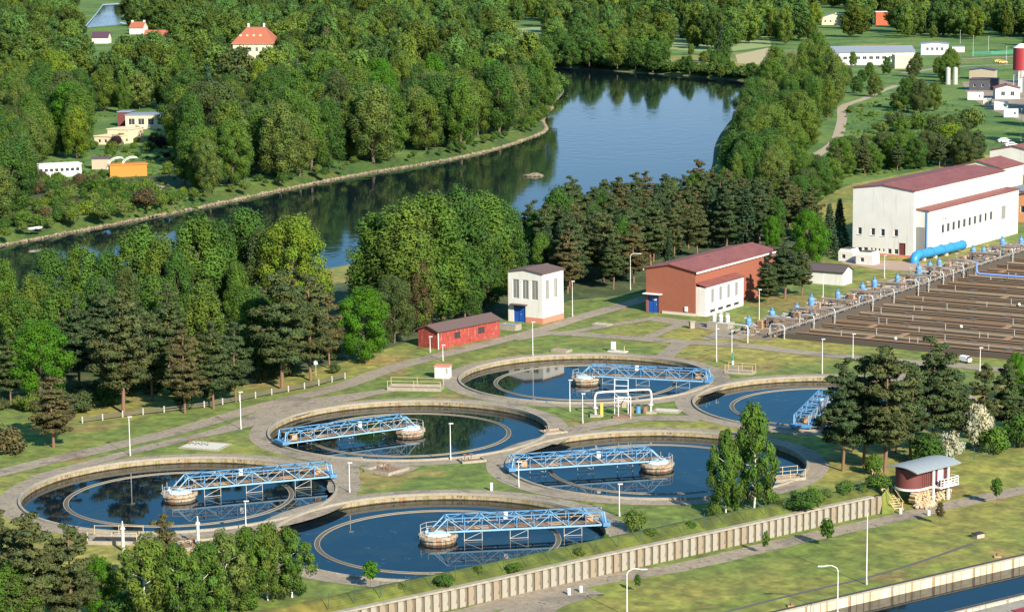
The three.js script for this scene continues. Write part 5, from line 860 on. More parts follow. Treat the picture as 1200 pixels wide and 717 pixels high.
// ---------------------------------------------------------------- pump gallery
function makePump() {
  const t = thing('sludge_pump', '', 'pump', [0, 0, 0], ANG, 'blue pumps of the gallery');
  for (const [x, z] of [[-.8, -.8], [.8, -.8], [-.8, .8], [.8, .8]]) part(t, 'leg', box(.12, 1.9, .12, x, 0, z), M.rust);
  part(t, 'platform', rbox(2.1, .14, 2.1, .03, 0, 1.9, 0), M.rustPale); part(t, 'foundation', box(2.8, .25, 2.8, 0, -.02, 0), M.concrete);
  const b = part(t, 'vessel', new THREE.LatheGeometry([[0, 2.04], [.62, 2.04], [.7, 2.2], [.7, 3.5], [.6, 3.85], [.3, 4.05], [0, 4.1]].map(p => new THREE.Vector2(...p)), 20), M.pumpBlue); part(b, 'flange', cyl(.8, .8, .1, 0, 3.1, 0, 20), M.blue); part(b, 'motor', cyl(.3, .3, .55, 0, 4.08, 0, 14), M.blue); part(b, 'inlet', new THREE.CylinderGeometry(.22, .22, .7, 12).rotateZ(Math.PI / 2).translate(.95, 2.7, 0), M.paleBlue);
  part(t, 'suction_pipe', cyl(.24, .24, 1.9, .1, .1, 0, 12), M.pumpBlue); part(t, 'pipe_run', tube([[-.4, .6, 0], [-2, .6, 0], [-3.4, .6, .3]], .2, 8, 12), M.galv);
  for (const z of [-1, 1]) part(t, 'handrail', bar([-1, 3.0, z], [1, 3.0, z], .05), M.galv);
  return t;
}
M.pumpBlue = std({ color: lin(.11, .245, .40), roughness: .7 });
{
  const pumps = [[877, 392], [905, 384.5], [934, 374.5], [951, 369], [982, 359], [1011, 351], [1025, 346.5], [1052, 338.5], [1077, 331], [1090, 324], [1101, 321], [1141, 307.5], [1153, 305], [1175, 297.5], [1197, 294]], first = makePump();
  pumps.forEach(([x, y], i) => { const o = i ? copyOf(first) : first; const q = G(x, y).sub(BA), a = Math.max(-6.5, Math.min(-3.2, q.dot(E1))); o.position.copy(along(BA, a, q.dot(E2))); o.userData.label = 'blue round topped pump on a rusty stand in the gallery beside the basin'; const s = [.72, .78, .66, .82, .7][i % 5]; o.scale.set(s, s, s); o.rotation.y = ANG + (i % 3) * .25; });
  // arched pipes over the basin wall
  const hoop = thing('hoop_pipe', 'pale bent pipe reaching over the basin wall from the pumps', 'pipe', [0, 0, 0], ANG, 'pale bent pipes of the gallery');
  part(hoop, 'pipe_run', new THREE.TubeGeometry(new THREE.CatmullRomCurve3([[-3.3, .5, 0], [-3.3, 2.3, 0], [-3.1, 2.75, 0], [-2.7, 2.9, 0], [-.6, 2.9, 0], [-.2, 2.75, 0], [0, 2.3, 0], [0, -.6, 0]].map(p => new V3(...p)), false, 'centripetal'), 40, .13, 10), M.galv); part(hoop, 'flange', cyl(.3, .3, .1, 0, 1.1, 0, 12), M.galv); part(hoop, 'bracket', box(.2, 2.7, .14, -1.7, 0, 0), M.rust);
  [[917, 397], [949, 385], [966, 376], [1000, 360], [1030, 352], [1054, 342], [1067, 338], [1095, 333], [1106, 329], [1119, 325], [1132, 320], [1170, 305], [1182, 299]].forEach(([x, y], i) => { const o = i ? copyOf(hoop) : hoop, q = G(x, y).sub(BA); o.position.copy(along(BA, .75, q.dot(E2))); o.scale.setScalar(.82); });
  // low pipework on sleepers along the gallery
  for (let k = 0; k < 2; k++) { const t = thing('header_pipe', k ? 'long rusty header pipe on the basin side of the pumps' : 'long pale header pipe behind the row of pumps', 'pipe', BA, ANG), x = k ? -1.8 : -8.2; part(t, 'pipe_run', tube([[x, .75, 2], [x, .75, -60], [x, .75, -120]], k ? .22 : .3, 10, 30), M.pipeGrey); for (let i = 0; i < 24; i++) part(t, 'sleeper', box(.9, .48, .35, x, 0, -i * 5), M.concrete); }
  const rail = thing('gallery_railing', 'thin steel railing along the basin edge', 'railing', BA, ANG); for (let i = 0; i < 46; i++) part(rail, 'post', box(.06, 1.1, .06, -.55, .02, -i * 2.6), M.galv); for (const y of [.6, 1.1]) part(rail, 'rail', bar([-.55, y, 0], [-.55, y, -117], .05), M.galv);
  rnd = mulberry(617);
  const cab = thing('valve_cabinet', '', 'cabinet', [0, 0, 0], ANG, 'cabinets of the gallery'); part(cab, 'case', rbox(1.1, 1.5, .8, .04, 0, .1, 0), M.rustPale); part(cab, 'door', box(.9, 1.2, .03, 0, .25, .415), M.rust); part(cab, 'foot', box(1.2, .1, .9, 0, 0, 0), M.concrete);
  for (let i = 0; i < 9; i++) { const o = i ? copyOf(cab) : cab; o.position.copy(along(BA, -7.2 + (i % 2) * 1.4, 6 + i * 11.5)); o.userData.label = 'small rusty cabinet standing between the gallery pumps'; }
  rnd = mulberry(619);
  const valve = thing('gate_valve', '', 'valve', [0, 0, 0], ANG, 'valves of the gallery'); part(valve, 'body', cyl(.3, .24, .8, 0, .1, 0, 10), M.rust); part(valve, 'stem', cyl(.05, .05, .8, 0, .9, 0, 6), M.galv); part(valve, 'hand_wheel', new THREE.TorusGeometry(.34, .05, 6, 14).rotateX(Math.PI / 2).translate(0, 1.65, 0), M.galv); part(valve, 'pipe_stub', new THREE.CylinderGeometry(.2, .2, 1.6, 10).rotateZ(Math.PI / 2).translate(0, .45, 0), M.galv);
  for (let i = 0; i < 44; i++) { const o = i ? copyOf(valve) : valve; o.position.copy(along(BA, rr(-9, -2.6), 1 + i * 2.75 + rr(-.8, .8))); o.rotation.y = ANG + (i % 2) * 1.57; const s = rr(.8, 1.3); o.scale.set(s, s, s); o.userData.label = 'rusty gate valve with hand wheel on the gravel of the gallery'; }
  const rack = thing('pipe_rack', '', 'rack', [0, 0, 0], ANG, 'pipe racks of the gallery'); for (const [x, z] of [[-2.4, -.9], [2.4, -.9], [-2.4, .9], [2.4, .9]]) part(rack, 'leg', box(.12, 1.9, .12, x, 0, z), M.rust); for (const z of [-.9, .9]) part(rack, 'beam', box(5, .16, .12, 0, 1.9, z), M.rust); for (const z of [-.5, 0, .5]) part(rack, 'pipe_run', new THREE.CylinderGeometry(.13, .13, 6.4, 10).rotateZ(Math.PI / 2).translate(0, 2.2, z), z ? M.pipeGrey : M.rust);
  for (let i = 0; i < 10; i++) { const o = i ? copyOf(rack) : rack; o.position.copy(along(BA, -3.4, 6.5 + i * 11.6)); o.userData.label = 'low rusty rack carrying pipes from the pumps to the basin'; }
}
// grey valve group at the head of the gallery
{ const p = G(845, 384), t = thing('valve_house', 'grey cluster of round valves on a concrete chamber beside the brick hall', 'valves', p, ANG); part(t, 'chamber', rbox(4.2, 1.1, 2.6, .05, 0, 0, 0), M.concrete); for (const x of [-1.3, 0, 1.3]) { const v = part(t, 'valve', cyl(.42, .42, .9, x, 1.1, 0, 14), M.steel); part(v, 'bonnet', new THREE.SphereGeometry(.42, 14, 8).translate(x, 2.05, 0), M.paint); part(v, 'wheel', new THREE.TorusGeometry(.4, .05, 6, 18).rotateX(Math.PI / 2).translate(x, 2.65, 0), M.steel); } }
{ const p = G(858, 400), t = thing('portal_pipe', 'white pipe portal across the yard at the gallery head', 'pipe', p, ANG); part(t, 'pipe_run', tube([[-3, 0, 0], [-3, 2.6, 0], [-2.7, 2.95, 0], [2.7, 2.95, 0], [3, 2.6, 0], [3, 0, 0]], .13, 8, 40), M.steel); part(t, 'flange', cyl(.25, .25, .08, 3, 1.2, 0, 12), M.galv); }
{ const p = G(811, 385), t = thing('concrete_block', 'leaning concrete block on the lawn before the brick hall', 'block', p, .4); part(t, 'slab', rbox(.9, 1.2, .6, .08, 0, 0, 0), M.concrete); part(t, 'cap', rbox(1.1, .16, .8, .03, 0, 1.2, 0), M.concrete); }

// ---------------------------------------------------------------- lamps and posts
M.fenceDark = std({ color: lin(.10, .085, .065) });
function lampPost(label, x, yb, yt, o = {}) {
  const lev = o.level || 0, p = G(x, yb, lev), h = heightOf(x, yb, yt, lev), t = thing(o.name || 'lamp_post', label, 'lamp post', p, o.turn ?? 0, o.group);
  part(t, 'pole', cyl(.065, .042, h - .1, 0, .1, 0, 10), M.paint); part(t, 'base', cyl(.14, .14, .5, 0, 0, 0, 10), M.galv);
  if (o.arm) { part(t, 'arm', tube([[0, h - .15, 0], [-.15, h + .25, 0], [-.7, h + .5, 0], [-1.5, h + .45, 0]], .045, 8, 24), M.paint); part(t, 'head', rbox(.75, .14, .28, .05, -1.75, h + .36, 0), M.steel); }
  else if (o.plain) part(t, 'cap', cyl(.07, .02, .12, 0, h, 0, 10), M.paint);
  else { part(t, 'head', rbox(.62, .16, .24, .05, .12, h, 0), M.steel); part(t, 'bracket', box(.1, .12, .1, 0, h - .1, 0), M.galv); }
  return t;
}
const LP = 'thin white lamp post on the lawns around the settling tanks';
for (const [x, yb, yt] of [[152, 534, 489], [282, 503, 460], [288, 624, 588], [409.5, 577, 543], [528, 539, 497], [608, 571, 542], [624.5, 418, 378], [668, 482, 446], [683, 496, 462], [726, 605, 568], [840, 424, 386], [858, 419, 388], [964, 438, 398], [519, 423, 405], [504, 413, 395]]) lampPost(LP, x, yb, yt, { group: 'white lamp posts round the tanks' });
const LG = 'pale lamp post along the pump gallery and basin';
for (const [x, yb, yt] of [[890, 384, 340], [965, 354, 322], [1000, 424, 392], [1037, 326, 300], [1149, 440, 408], [1205, 300, 270]]) lampPost(LG, x, yb, yt, { group: 'lamp posts of the gallery' });
lampPost('white lamp post beside the right wall of the white tower', 671, 371, 330);
lampPost('tall lamp with long arm in front of the pine wood', 739, 340, 300, { arm: true, turn: Math.PI });
lampPost('tall plain white pole on the canal terrace', 1016, 685, 604, { level: TL, plain: true, name: 'flag_pole' });
lampPost('white lamp with curved arm at the canal edge', 982, 722, 668, { level: TL, arm: true });
lampPost('white lamp with short curved arm beside the terrace path', 735, 722, 672, { level: TL, arm: true, turn: Math.PI });
for (const [x, yb, yt] of [[1141, 66, 42], [1159, 61, 43], [1180, 76, 55], [1126, 51, 36], [1197, 165, 128]]) lampPost('lamp post in the depot beyond the slope', x, yb, yt, { group: 'depot lamp posts' });
{ // sign post, bollards
  const p = G(370, 441), t = thing('sign_post', 'small white sign on a post beside the white post fence', 'sign', p, .3); part(t, 'post', cyl(.05, .05, 2.2, 0, 0, 0, 8), M.galv); part(t, 'plate', rbox(.6, .7, .05, .02, 0, 1.9, .06), M.paint);
  for (const [x, y, s] of [[667, 697, 'white bollard at the path fork'], [681, 694, 'white bollard at the path fork']]) { const q = G(x, y, TL), b = thing('white_bollard', s, 'bollard', q, 0, 'bollards at the fork'); part(b, 'stone', rbox(.32, .6, .32, .06, 0, 0, 0), M.paint); part(b, 'cap', rbox(.36, .1, .36, .03, 0, .6, 0), M.white); }
  for (const [x, y, s] of [[1056, 602, 'white bollard at the foot of the timber stair'], [1089, 604, 'white bollard across the path from the log pile']]) { const q = G(x, y, TL), b = thing('white_bollard', s, 'bollard', q); part(b, 'stone', rbox(.32, .55, .32, .06, 0, 0, 0), M.paint); part(b, 'cap', rbox(.36, .1, .36, .03, 0, .55, 0), M.white); }
  const q = G(576, 575), b = thing('white_bollard', 'white marker post on the lawn between three tanks', 'bollard', q); part(b, 'stone', rbox(.3, .9, .3, .05, 0, 0, 0), M.paint); part(b, 'cap', rbox(.36, .12, .36, .03, 0, .9, 0), M.white);
  const gp = G(859, 427), gm = thing('green_marker', 'green marker post with a white foot on the lawn', 'post', gp); part(gm, 'post', cyl(.16, .16, 1.3, 0, .6, 0, 10), M.green); part(gm, 'foot', cyl(.2, .2, .6, 0, 0, 0, 10), M.paint);
}
// ---------------------------------------------------------------- fences
function fenceLine(name, label, pts, gap, o) {
  const t = thing(name, label, 'fence'), c = new THREE.CatmullRomCurve3(pts, false, 'centripetal'), n = Math.round(c.getLength() / gap), P = c.getSpacedPoints(n);
  for (let i = 0; i <= n; i++) { const m = part(t, 'post', o.postGeo, o.postMat); m.position.copy(P[i]); if (i) for (const y of o.rails) part(t, o.railName || 'rail', bar([P[i - 1].x, P[i - 1].y + y, P[i - 1].z], [P[i].x, P[i].y + y, P[i].z], o.rt, o.rh || o.rt), o.railMat); }
  return t;
}
fenceLine('post_fence', 'fence of short white posts with dark boards before the pine wood', [[96, 496], [160, 487], [215, 481], [262, 474], [312, 464], [360, 455], [404, 444]].map(q => G(...q)), 3.3, { postGeo: rbox(.18, 1.0, .18, .03), postMat: M.galv, rails: [.35, .7], rt: .05, rh: .2, railMat: M.fenceDark, railName: 'board' });
fenceLine('wire_fence', 'thin green wire fence on top of the retaining wall', [[385, 713], [560, 675], [700, 645], [850, 613], [950, 591], [1030, 573]].map(q => G(q[0], q[1], WT + .5)), 3.2, { postGeo: cyl(.035, .035, 1.7, 0, 0, 0, 6), postMat: M.wireGreen, rails: [.1, .45, .8, 1.15, 1.5], rt: .012, railMat: M.wireGreen, railName: 'wire' });
fenceLine('wire_fence', 'thin green wire fence along the top of the grass bank', bankTop.slice(3).map(p => p.clone().add(new V3(0, 0, -.6))), 3.0, { postGeo: cyl(.04, .04, 1.6, 0, 0, 0, 6), postMat: M.wireGreen, rails: [.1, .4, .7, 1.0, 1.3, 1.55], rt: .018, railMat: M.wireGreen, railName: 'wire' });
{ const s = [[1002, 27], [1027, 25.5]].map(q => G(...q)); fenceLine('court_fence', 'green court fence beside the far orange red block', s, 4, { postGeo: cyl(.1, .1, 4.6, 0, 0, 0, 6), postMat: M.green, rails: [.3, 1, 1.7, 2.4, 3.1, 3.8, 4.4], rt: .1, rh: .34, railMat: M.tennis, railName: 'screen_band' }); }
fenceLine('court_fence', 'green screen fence along the depot yard', [[1140, 64], [1170, 64], [1200, 62]].map(q => G(...q)), 5, { postGeo: cyl(.08, .08, 2.2, 0, 0, 0, 6), postMat: M.green, rails: [.3, .8, 1.3, 1.8], rt: .08, rh: .4, railMat: M.green, railName: 'screen_band' });
// ---------------------------------------------------------------- ribbed retaining wall
{
  const t = thing('retaining_wall', 'long ribbed concrete retaining wall with a flat cap', 'wall'), c = new THREE.CatmullRomCurve3(wallTop, false, 'centripetal'), L = c.getLength(), n = Math.round(L / 1.12), P = c.getSpacedPoints(n);
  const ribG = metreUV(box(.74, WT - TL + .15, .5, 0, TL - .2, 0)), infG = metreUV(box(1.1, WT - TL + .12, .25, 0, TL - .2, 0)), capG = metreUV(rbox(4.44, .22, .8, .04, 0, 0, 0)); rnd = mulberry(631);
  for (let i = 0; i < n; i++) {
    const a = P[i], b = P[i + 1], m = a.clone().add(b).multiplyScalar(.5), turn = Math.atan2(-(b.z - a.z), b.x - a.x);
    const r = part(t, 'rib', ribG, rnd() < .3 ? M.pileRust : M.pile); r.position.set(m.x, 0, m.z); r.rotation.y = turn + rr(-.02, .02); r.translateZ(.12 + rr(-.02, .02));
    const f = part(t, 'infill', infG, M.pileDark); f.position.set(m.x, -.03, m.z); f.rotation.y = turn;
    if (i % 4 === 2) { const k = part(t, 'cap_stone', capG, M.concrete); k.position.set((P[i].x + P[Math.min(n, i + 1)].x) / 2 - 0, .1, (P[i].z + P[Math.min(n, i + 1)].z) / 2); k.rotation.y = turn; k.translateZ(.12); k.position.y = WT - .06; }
  }
}
// end wall and soil face under the bank top are closed by the bank itself
// ---------------------------------------------------------------- red cabin on the log pile
{
  const near = G(1096, 588, TL), turn = Math.atan2(-(G(1126, 580, TL).z - near.z), G(1126, 580, TL).x - near.x);  // local x along the path
  const t = thing('red_cabin', 'dark red cabin with rounded end, grey curved roof and white balcony on posts', 'cabin', near, turn), fl = 2.0, H = 2.35, D = 3.6;
  const s = new THREE.Shape(); s.moveTo(3.0, 0); s.lineTo(3.0, D); s.lineTo(-2.6, D); s.absarc(-2.6, D / 2, D / 2, Math.PI / 2, Math.PI * 1.5, false); s.lineTo(3.0, 0);
  const ex = (shape, h, y, bev = 0) => { const g = new THREE.ExtrudeGeometry(shape, { depth: h, bevelEnabled: false, curveSegments: 14 }); g.rotateX(-Math.PI / 2); g.translate(0, y, 0); return g; };
  part(t, 'wall', ex(s, H, fl + .13), M.maroon); const s2 = new THREE.Shape(); s2.moveTo(3.1, -.1); s2.lineTo(3.1, D + .1); s2.lineTo(-2.6, D + .1); s2.absarc(-2.6, D / 2, D / 2 + .1, Math.PI / 2, Math.PI * 1.5, false); s2.lineTo(3.1, -.1); part(t, 'floor_slab', ex(s2, .25, fl - .13), M.white);
  // staves on the curved front
  for (let k = 0; k < 14; k++) part(t, 'stave', box(.05, H - .1, .05, -2.5 + k * .4, fl + .15, .026), k === 9 || k === 10 ? M.white : M.maroonDark);
  part(t, 'door', box(.95, 1.9, .06, .9, fl + .15, .055), M.paint);
  const roof = []; const rg = (() => { const sh2 = new THREE.Shape(), n = 16, a0 = .34; for (let k = 0; k <= n; k++) { const a = -a0 + 2 * a0 * k / n; sh2[k ? 'lineTo' : 'moveTo'](7.6 * Math.sin(a), 7.6 * (Math.cos(a) - Math.cos(a0))); } for (let k = n; k >= 0; k--) { const a = -a0 + 2 * a0 * k / n; sh2.lineTo(7.7 * Math.sin(a), 7.7 * Math.cos(a) - 7.6 * Math.cos(a0) + .02); } return new THREE.ExtrudeGeometry(sh2, { depth: 8.6, bevelEnabled: false }); })();
  rg.rotateY(Math.PI / 2); rg.translate(-4.7, fl + H + .02, -D / 2 + .2); part(t, 'roof', rg, M.zinc); for (let k = 0; k < 7; k++) { /* standing seams */ const P = []; for (let j = 0; j <= 8; j++) { const a = -.33 + .66 * j / 8; P.push([-4.2 + k * 1.25, fl + H + .05 + 7.7 * Math.cos(a) - 7.6 * Math.cos(.34), -D / 2 + .2 + 7.7 * Math.sin(a)]); } part(t, 'roof_seam', tube(P, .03, 5, 12), M.zinc); }
  // balcony
  const b = thingPart(t, 'balcony'); part(b, 'deck', box(3.6, .12, 1.3, 1.2, fl - .08, .7), M.white); for (let k = 0; k < 6; k++) part(b, 'baluster', box(.06, 1.0, .06, -.5 + k * .68, fl + .04, 1.3), M.paint); for (const y of [.4, .72, 1.04]) part(b, 'rail', bar([-.55, fl + y, 1.3], [2.95, fl + y, 1.3], .06), M.paint); for (const y of [.4, .72, 1.04]) part(b, 'rail', bar([2.95, fl + y, 1.3], [2.95, fl + y, .1], .06), M.paint);
  for (const x of [-.7, 2.2]) part(t, 'post', box(.26, fl + H + .1, .26, x, 0, .3), M.paint);
  for (const [x, z] of [[-3.4, -2.9], [2.6, -2.9], [-3.2, -.7]]) part(t, 'post', box(.22, fl - .12, .22, x, 0, z), M.woodGrey);
  part(t, 'chair', rbox(.5, .8, .4, .05, .2, fl + .06, .8), M.maroon);
  // firewood
  rnd = mulberry(641); const logs = [cyl(.14, .13, 1.1, 0, -.55, 0, 8), cyl(.11, .12, .95, 0, -.47, 0, 8), cyl(.17, .16, 1.0, 0, -.5, 0, 7)].map(g => g.rotateX(Math.PI / 2));
  for (const [name, lab, x0, x1, hh, zc] of [['log_pile', 'heap of split firewood under the rounded end of the red cabin', -4.0, -.9, 1.75, -.3], ['log_pile', 'stacked firewood under the balcony of the red cabin', -.4, 3.2, 1.6, -.6]]) {
    const pile = thing(name, lab, 'firewood', near, turn); let cnt = 0;
    for (let y = .14; y < hh; y += .235) for (let x = x0 + (Math.round(y / .235) % 2) * .13; x < x1; x += .27) { if (rnd() < .08 || cnt >= 150) continue; cnt++; const m = part(pile, 'log', logs[cnt % 3], [M.wood, M.woodPale, M.woodGrey, M.woodPale][cnt % 4]); m.position.set(x + rr(-.03, .03), y, zc + rr(-.15, .22) + (hh - y) * .12); m.rotation.set(rr(-.12, .12), rr(-.25, .25), rr(0, 3)); }
    if (x0 < -3) for (let k = 0; k < 40; k++) { const m = part(pile, 'log', logs[k % 3], [M.wood, M.woodPale, M.woodGrey][k % 3]); m.position.set(rr(-4.2, -1.4), .12 + rr(0, .25), rr(.5, 1.5)); m.rotation.set(rr(-.3, .3), rr(0, 6), rr(0, 3)); }
  }
  const up = G(1027, 559, 1.5), dn = G(1054, 598, TL + .05), st = thing('timber_stair', 'pale timber stair climbing the bank beside the red cabin', 'stairs'); const dv = up.clone().sub(dn), hz = new V3(-dv.z, 0, dv.x).normalize(), N = 14;
  for (const s of [-1, 1]) { part(st, 'stringer', bar(dn.clone().addScaledVector(hz, s * .55).add(new V3(0, .05, 0)), up.clone().addScaledVector(hz, s * .55).add(new V3(0, .15, 0)), .08, .24), M.woodPale); part(st, 'handrail', bar(dn.clone().addScaledVector(hz, s * .6).add(new V3(0, .95, 0)), up.clone().addScaledVector(hz, s * .6).add(new V3(0, 1.05, 0)), .06), M.woodPale); for (const f of [.05, .5, .95]) part(st, 'rail_post', bar(dn.clone().lerp(up, f).addScaledVector(hz, s * .6), dn.clone().lerp(up, f).addScaledVector(hz, s * .6).add(new V3(0, 1.0, 0)), .07), M.woodPale); }
  for (let k = 0; k < N; k++) { const c = dn.clone().lerp(up, (k + .5) / N).add(new V3(0, .14, 0)); part(st, 'tread', bar(c.clone().addScaledVector(hz, -.5), c.clone().addScaledVector(hz, .5), .3, .06), M.woodPale); }
}
// ---------------------------------------------------------------- pits, pads and gear between the tanks
function pit(label, x, y, w, d, deg, o = {}) {
  const t = thing(o.name || 'valve_pit', label, 'pit', G(x, y), deg * D2R); const h = o.h || .4;
  for (const [ww, dd, xx, zz] of [[w, .25, 0, d / 2 - .125], [w, .25, 0, -d / 2 + .125], [.25, d - .5, w / 2 - .125, 0], [.25, d - .5, -w / 2 + .125, 0]]) part(t, 'kerb', box(ww, h, dd, xx, 0, zz), M.concrete);
  part(t, 'cover', box(w - .52, .1, d - .52, 0, .02, 0), o.cover || M.rust);
  if (o.rail) { for (const [xx, zz] of [[-1, -1], [0, -1], [1, -1], [-1, 1], [0, 1], [1, 1]]) part(t, 'rail_post', box(.07, 1.1, .07, xx * (w / 2 - .1), h - .02, zz * (d / 2 - .1)), M.yellowPale); for (const z of [-1, 1]) part(t, 'rail', bar([-w / 2 + .1, h + 1.0, z * (d / 2 - .1)], [w / 2 - .1, h + 1.0, z * (d / 2 - .1)], .05), M.yellowPale); }
  if (o.spindles) for (let k = 0; k < o.spindles; k++) { const s = part(t, 'spindle', cyl(.07, .07, .9, -w / 2 + .7 + k * .9, .1, 0, 8), M.rust); part(s, 'hand_wheel', new THREE.TorusGeometry(.24, .04, 6, 14).rotateX(Math.PI / 2).translate(-w / 2 + .7 + k * .9, 1.0, 0), M.rust); }
  return t;
}
M.yellowPale = std({ color: lin(.50, .38, .20), roughness: .7 });
pit('long concrete pit with a yellowish railing beside the white hut', 487, 456, 8.4, 3.2, -8, { rail: true, name: 'railed_pit', h: .5 });
pit('square concrete pit with hand wheels on the lawn between three tanks', 453, 552, 4.2, 4.2, -38, { spindles: 3 });
pit('small rusty pit at the edge of the tank beside the railed pit', 553, 540.5, 3.4, 2.2, 20, { cover: M.rust, h: .3, spindles: 2 });
pit('small pit with rusty planks between the rail-side tank and the tank with two birches', 648, 507, 3.4, 2.4, 25, { cover: M.rustPale, h: .3, spindles: 1 });
pit('grey pad with white valves on the asphalt between two tanks', 240, 523, 6, 4.4, -20, { cover: M.paleConcrete, h: .15, spindles: 4 });
pit('brown railed pit beside the red marker near the brick hall lawn', 868, 437, 4.6, 2.4, -20, { cover: M.rust, h: .35, rail: true });
pit('pale concrete pad on the path before the white tower', 706, 381, 3.2, 2.0, -33, { cover: M.paleConcrete, h: .3 });
pit('pump pad with white post beside the tank mirroring the tower', 658, 412, 3, 2, -33, { spindles: 1, cover: M.rustPale });
pit('low concrete pit with rails and a dark cover near the birches', 135, 634, 6, 3.4, -5, { rail: true, cover: M.dark });
pit('low concrete pit with valves beside the birches', 232, 640, 4.6, 3.6, 18, { spindles: 2, cover: M.rust });
pit('rusty walk grating beside the two tall birches', 922, 562, 4.4, 2.4, 20, { rail: true, cover: M.rustPale });
for (const [x, y, s] of [[144, 646, 'stout white vent pipe beside the pit with dark cover and the birches'], [232, 640, 'stout white vent pipe beside the rusty pit and the birches']]) { const t = thing('vent_pipe', s, 'pipe', G(x, y)); part(t, 'pipe_run', cyl(.2, .2, 2.6, 0, 0, 0, 14), M.steel); part(t, 'cap', cyl(.3, .22, .25, 0, 2.6, 0, 14), M.white); part(t, 'vent_stub', cyl(.08, .06, .7, 0, 2.85, 0, 8), M.paint); }
{ const p = G(719, 412), t = thing('control_box', 'white control box on a pad at the rim of the tank mirroring the tower', 'box', p, -.5); part(t, 'case', rbox(.7, 1.3, .5, .04, 0, .35, 0), M.paint); part(t, 'pad', box(3.2, .2, 1.4, .8, 0, 0), M.paleConcrete); part(t, 'post', cyl(.06, .06, .9, 2, .2, 0, 8), M.yellowPale); }
{ // overhead pipe and ladder frame between four tanks
  const a = G(698, 488), b = G(763, 484), t = thing('overhead_pipe', 'white overhead pipe portal between the tanks with a yellow valve post', 'pipe'); const h = 3.5;
  part(t, 'pipe_run', new THREE.TubeGeometry(new THREE.CatmullRomCurve3([a.clone(), a.clone().setY(h - .4), a.clone().setY(h - .05).lerp(b.clone().setY(h - .05), .03), a.clone().setY(h).lerp(b.clone().setY(h), .08), a.clone().setY(h).lerp(b.clone().setY(h), .92), a.clone().setY(h - .05).lerp(b.clone().setY(h - .05), .97), b.clone().setY(h - .4), b.clone()], false, 'centripetal'), 60, .14, 12), M.paint);
  for (const p of [a, b]) { part(t, 'flange', cyl(.36, .36, .12, p.x, 1.2, p.z, 14), M.white); part(t, 'footing', box(1.6, .3, 1.4, p.x, 0, p.z), M.concrete); } part(t, 'valve_post', box(.4, 2.0, .4, a.x + .9, 0, a.z), M.yellow);
  const c = G(733, 490), f = thing('ladder_frame', 'white steel ladder frame over a rusty pit between the tanks', 'frame', c, -.25);
  for (const [x, z, hh] of [[-.9, .5, 3.3], [.9, .5, 3.3], [-1.9, -1.6, 5.4], [.1, -1.6, 5.4]]) part(f, 'upright', box(.09, hh, .09, x, 0, z), M.paint);
  for (const y of [3.2, 2.7]) part(f, 'cross_bar', bar([-.9, y, .5], [.9, y, .5], .08), M.paint); for (const y of [5.3, 4.4, 3.5, 2.6]) part(f, 'cross_bar', bar([-1.9, y, -1.6], [.1, y, -1.6], .08), M.paint); for (const x of [-.9, .9]) part(f, 'cross_bar', bar([x, 3.2, .5], [x - 1, 3.2, -1.6], .1), M.paint);
  part(f, 'pit_cover', box(2.6, .35, 2.2, -.4, 0, -.4), M.rust); part(f, 'gate_plate', box(1.5, 1.3, .1, -.9, 1.2, -1.55), M.woodGrey);
  const v = thing('rusty_valves', 'cluster of dark rusty valves under the white pipe portal', 'valves', G(748, 484), -.2); for (let k = 0; k < 3; k++) { const q = part(v, 'valve', cyl(.4, .35, 1.0, -1 + k, 0, 0, 12), k === 1 ? M.blue : M.rust); part(q, 'hand_wheel', new THREE.TorusGeometry(.32, .05, 6, 14).rotateX(Math.PI / 2).translate(-1 + k, 1.2, 0), M.dark); }
  pit('concrete slab with a kerb beside the white portal', 782, 482, 4, 2.4, -20, { cover: M.paleConcrete, h: .2 });
}
{ // concrete kerb walls by the white tower
  const p = G(598, 386), t = thing('brick_planter', 'low pale walled planter beside the red shed end', 'planter', p, -33 * D2R); for (const [w, d, x, z] of [[3.4, .25, 0, .9], [3.4, .25, 0, -.9], [.25, 1.55, 1.575, 0], [.25, 1.55, -1.575, 0]]) part(t, 'wall', box(w, 1.0, d, x, 0, z), M.concrete); part(t, 'soil', box(2.88, .6, 1.53, 0, .02, 0), M.rust); part(t, 'cap', box(3.6, .08, .35, 0, 1.0, .9), M.paleBlue);
}
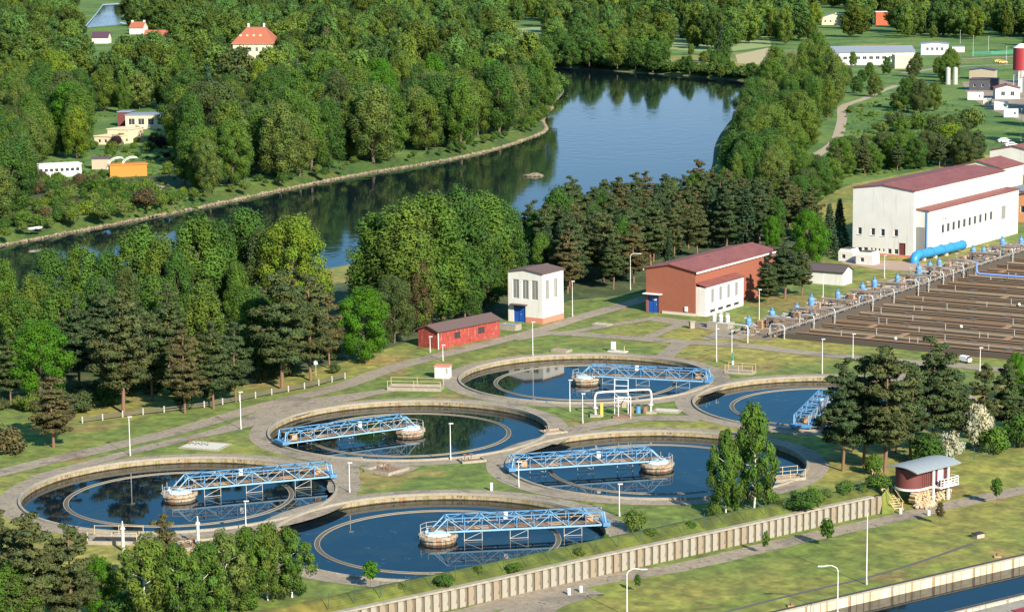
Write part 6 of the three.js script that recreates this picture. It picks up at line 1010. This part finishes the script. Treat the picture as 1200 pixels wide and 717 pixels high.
{ // utility cart by the basin
  const p = G(1132, 425), t = thing('service_cart', 'small white service cart parked at the basin edge', 'cart', p, -.9); t.scale.setScalar(.62); part(t, 'body', rbox(2.6, 1.5, 1.5, .2, -.3, .35, 0), M.paint); part(t, 'cab', rbox(1.0, 1.0, 1.45, .2, 1.2, .35, 0), M.paint); part(t, 'windscreen', new THREE.BoxGeometry(.06, .6, 1.2).rotateZ(.25).translate(1.2, 1.55, 0), M.glass); for (const [x, z] of [[-1, .7], [1.1, .7], [-1, -.7], [1.1, -.7]]) part(t, 'wheel', new THREE.CylinderGeometry(.33, .33, .22, 16).rotateX(Math.PI / 2).translate(x, .33, z), M.dark); part(t, 'side_window', box(.7, .4, 1.47, 1.0, 1.0, 0), M.glass);
  const car = (name, label, x, y, turn, mat) => { const q = G(x, y), c = thing(name, label, 'car', q, turn); const s = new THREE.Shape([[-2.1, .3], [2.1, .3], [2.15, .8], [1.1, .95], [.6, 1.42], [-1.1, 1.45], [-1.9, .95], [-2.15, .85]].map(v => new THREE.Vector2(...v))); part(c, 'body', new THREE.ExtrudeGeometry(s, { depth: 1.5, bevelEnabled: true, bevelSize: .06, bevelThickness: .08, bevelSegments: 2 }).translate(0, 0, -.75), mat); for (const z of [-.8, .8]) { part(c, 'side_window', box(1.9, .34, .05, -.25, .98, z * 1.04), M.glass); for (const xx of [-1.3, 1.35]) part(c, 'wheel', new THREE.CylinderGeometry(.32, .32, .2, 14).rotateX(Math.PI / 2).translate(xx, .32, z), M.dark); } return c; };
  car('parked_car', 'white car parked beside the belt of trees behind the white hall', 1178, 167, .1, M.paint); car('parked_car', 'pale car parked by the kerb near the white car', 1186, 172, .2, M.white); car('parked_car', 'yellow car in the depot yard near the green screen', 1171, 73, .1, M.yellow); car('parked_car', 'second yellow car in the depot yard, beside a lamp', 1176, 74, .1, M.yellow);
}
{ // moored red boat on the near quay side, pads on the quay
  const nq = quayLine.map(p => p.clone().addScaledVector(qn, 10.9)), p = G(1196, 716, TL), t = thing('red_barrier', 'flat red steel deck hatch on the near quay', 'hatch', p, Math.atan2(-qd.z, qd.x)); part(t, 'plate', rbox(5, .25, 1.8, .04, 1.5, -.03, .6), M.silo); part(t, 'frame', box(5.4, .12, 2.2, 1.5, -.03, .6), M.galv);
  for (const [x, y, s] of [[962, 706, 'white square depth board on the canal wall beside the lamp'], [1112, 669, 'white square depth board on the canal wall, far from the lamp']]) { const q = G(x, y - 3, TL), b = thing('depth_board', s, 'sign', q.clone().addScaledVector(qn, .62), Math.atan2(-qd.z, qd.x)); part(b, 'plate', box(.75, .8, .04, 0, -.85, 0), M.paint); part(b, 'mark', box(.3, .12, .02, 0, -.5, .032), M.galv); }
  for (const [x, y, s] of [[930, 712, 'iron mooring ring block on the quay beside the lamp'], [1172, 654, 'iron mooring ring block on the quay beyond the ladder']]) { const q = G(x, y, TL), b = thing('mooring_block', s, 'bollard', q.clone().addScaledVector(qn, -.3)); part(b, 'stone', rbox(.8, .18, .5, .05, 0, 0, 0), M.rustPale); part(b, 'horn', cyl(.12, .16, .35, 0, .18, 0, 10), M.rust); }
  const q = G(1147, 630, TL), w = thing('drain_box', 'dark drain box with a cover in the terrace grass', 'box', q, .6); part(w, 'case', rbox(1.2, .5, .9, .04, 0, 0, 0), M.woodGrey); part(w, 'lid', rbox(1.35, .08, 1.0, .02, 0, .5, 0), M.dark);
  road('drain_strip', [[840, 720], [930, 697], [1016, 677], [1080, 658], [1140, 637]], .5, .02, TL); scene.children.filter(o => o.name.startsWith('drain_strip')).forEach(o => o.material = std({ color: lin(.09, .085, .07), roughness: 1 }));
}
renderer.render(scene, camera);
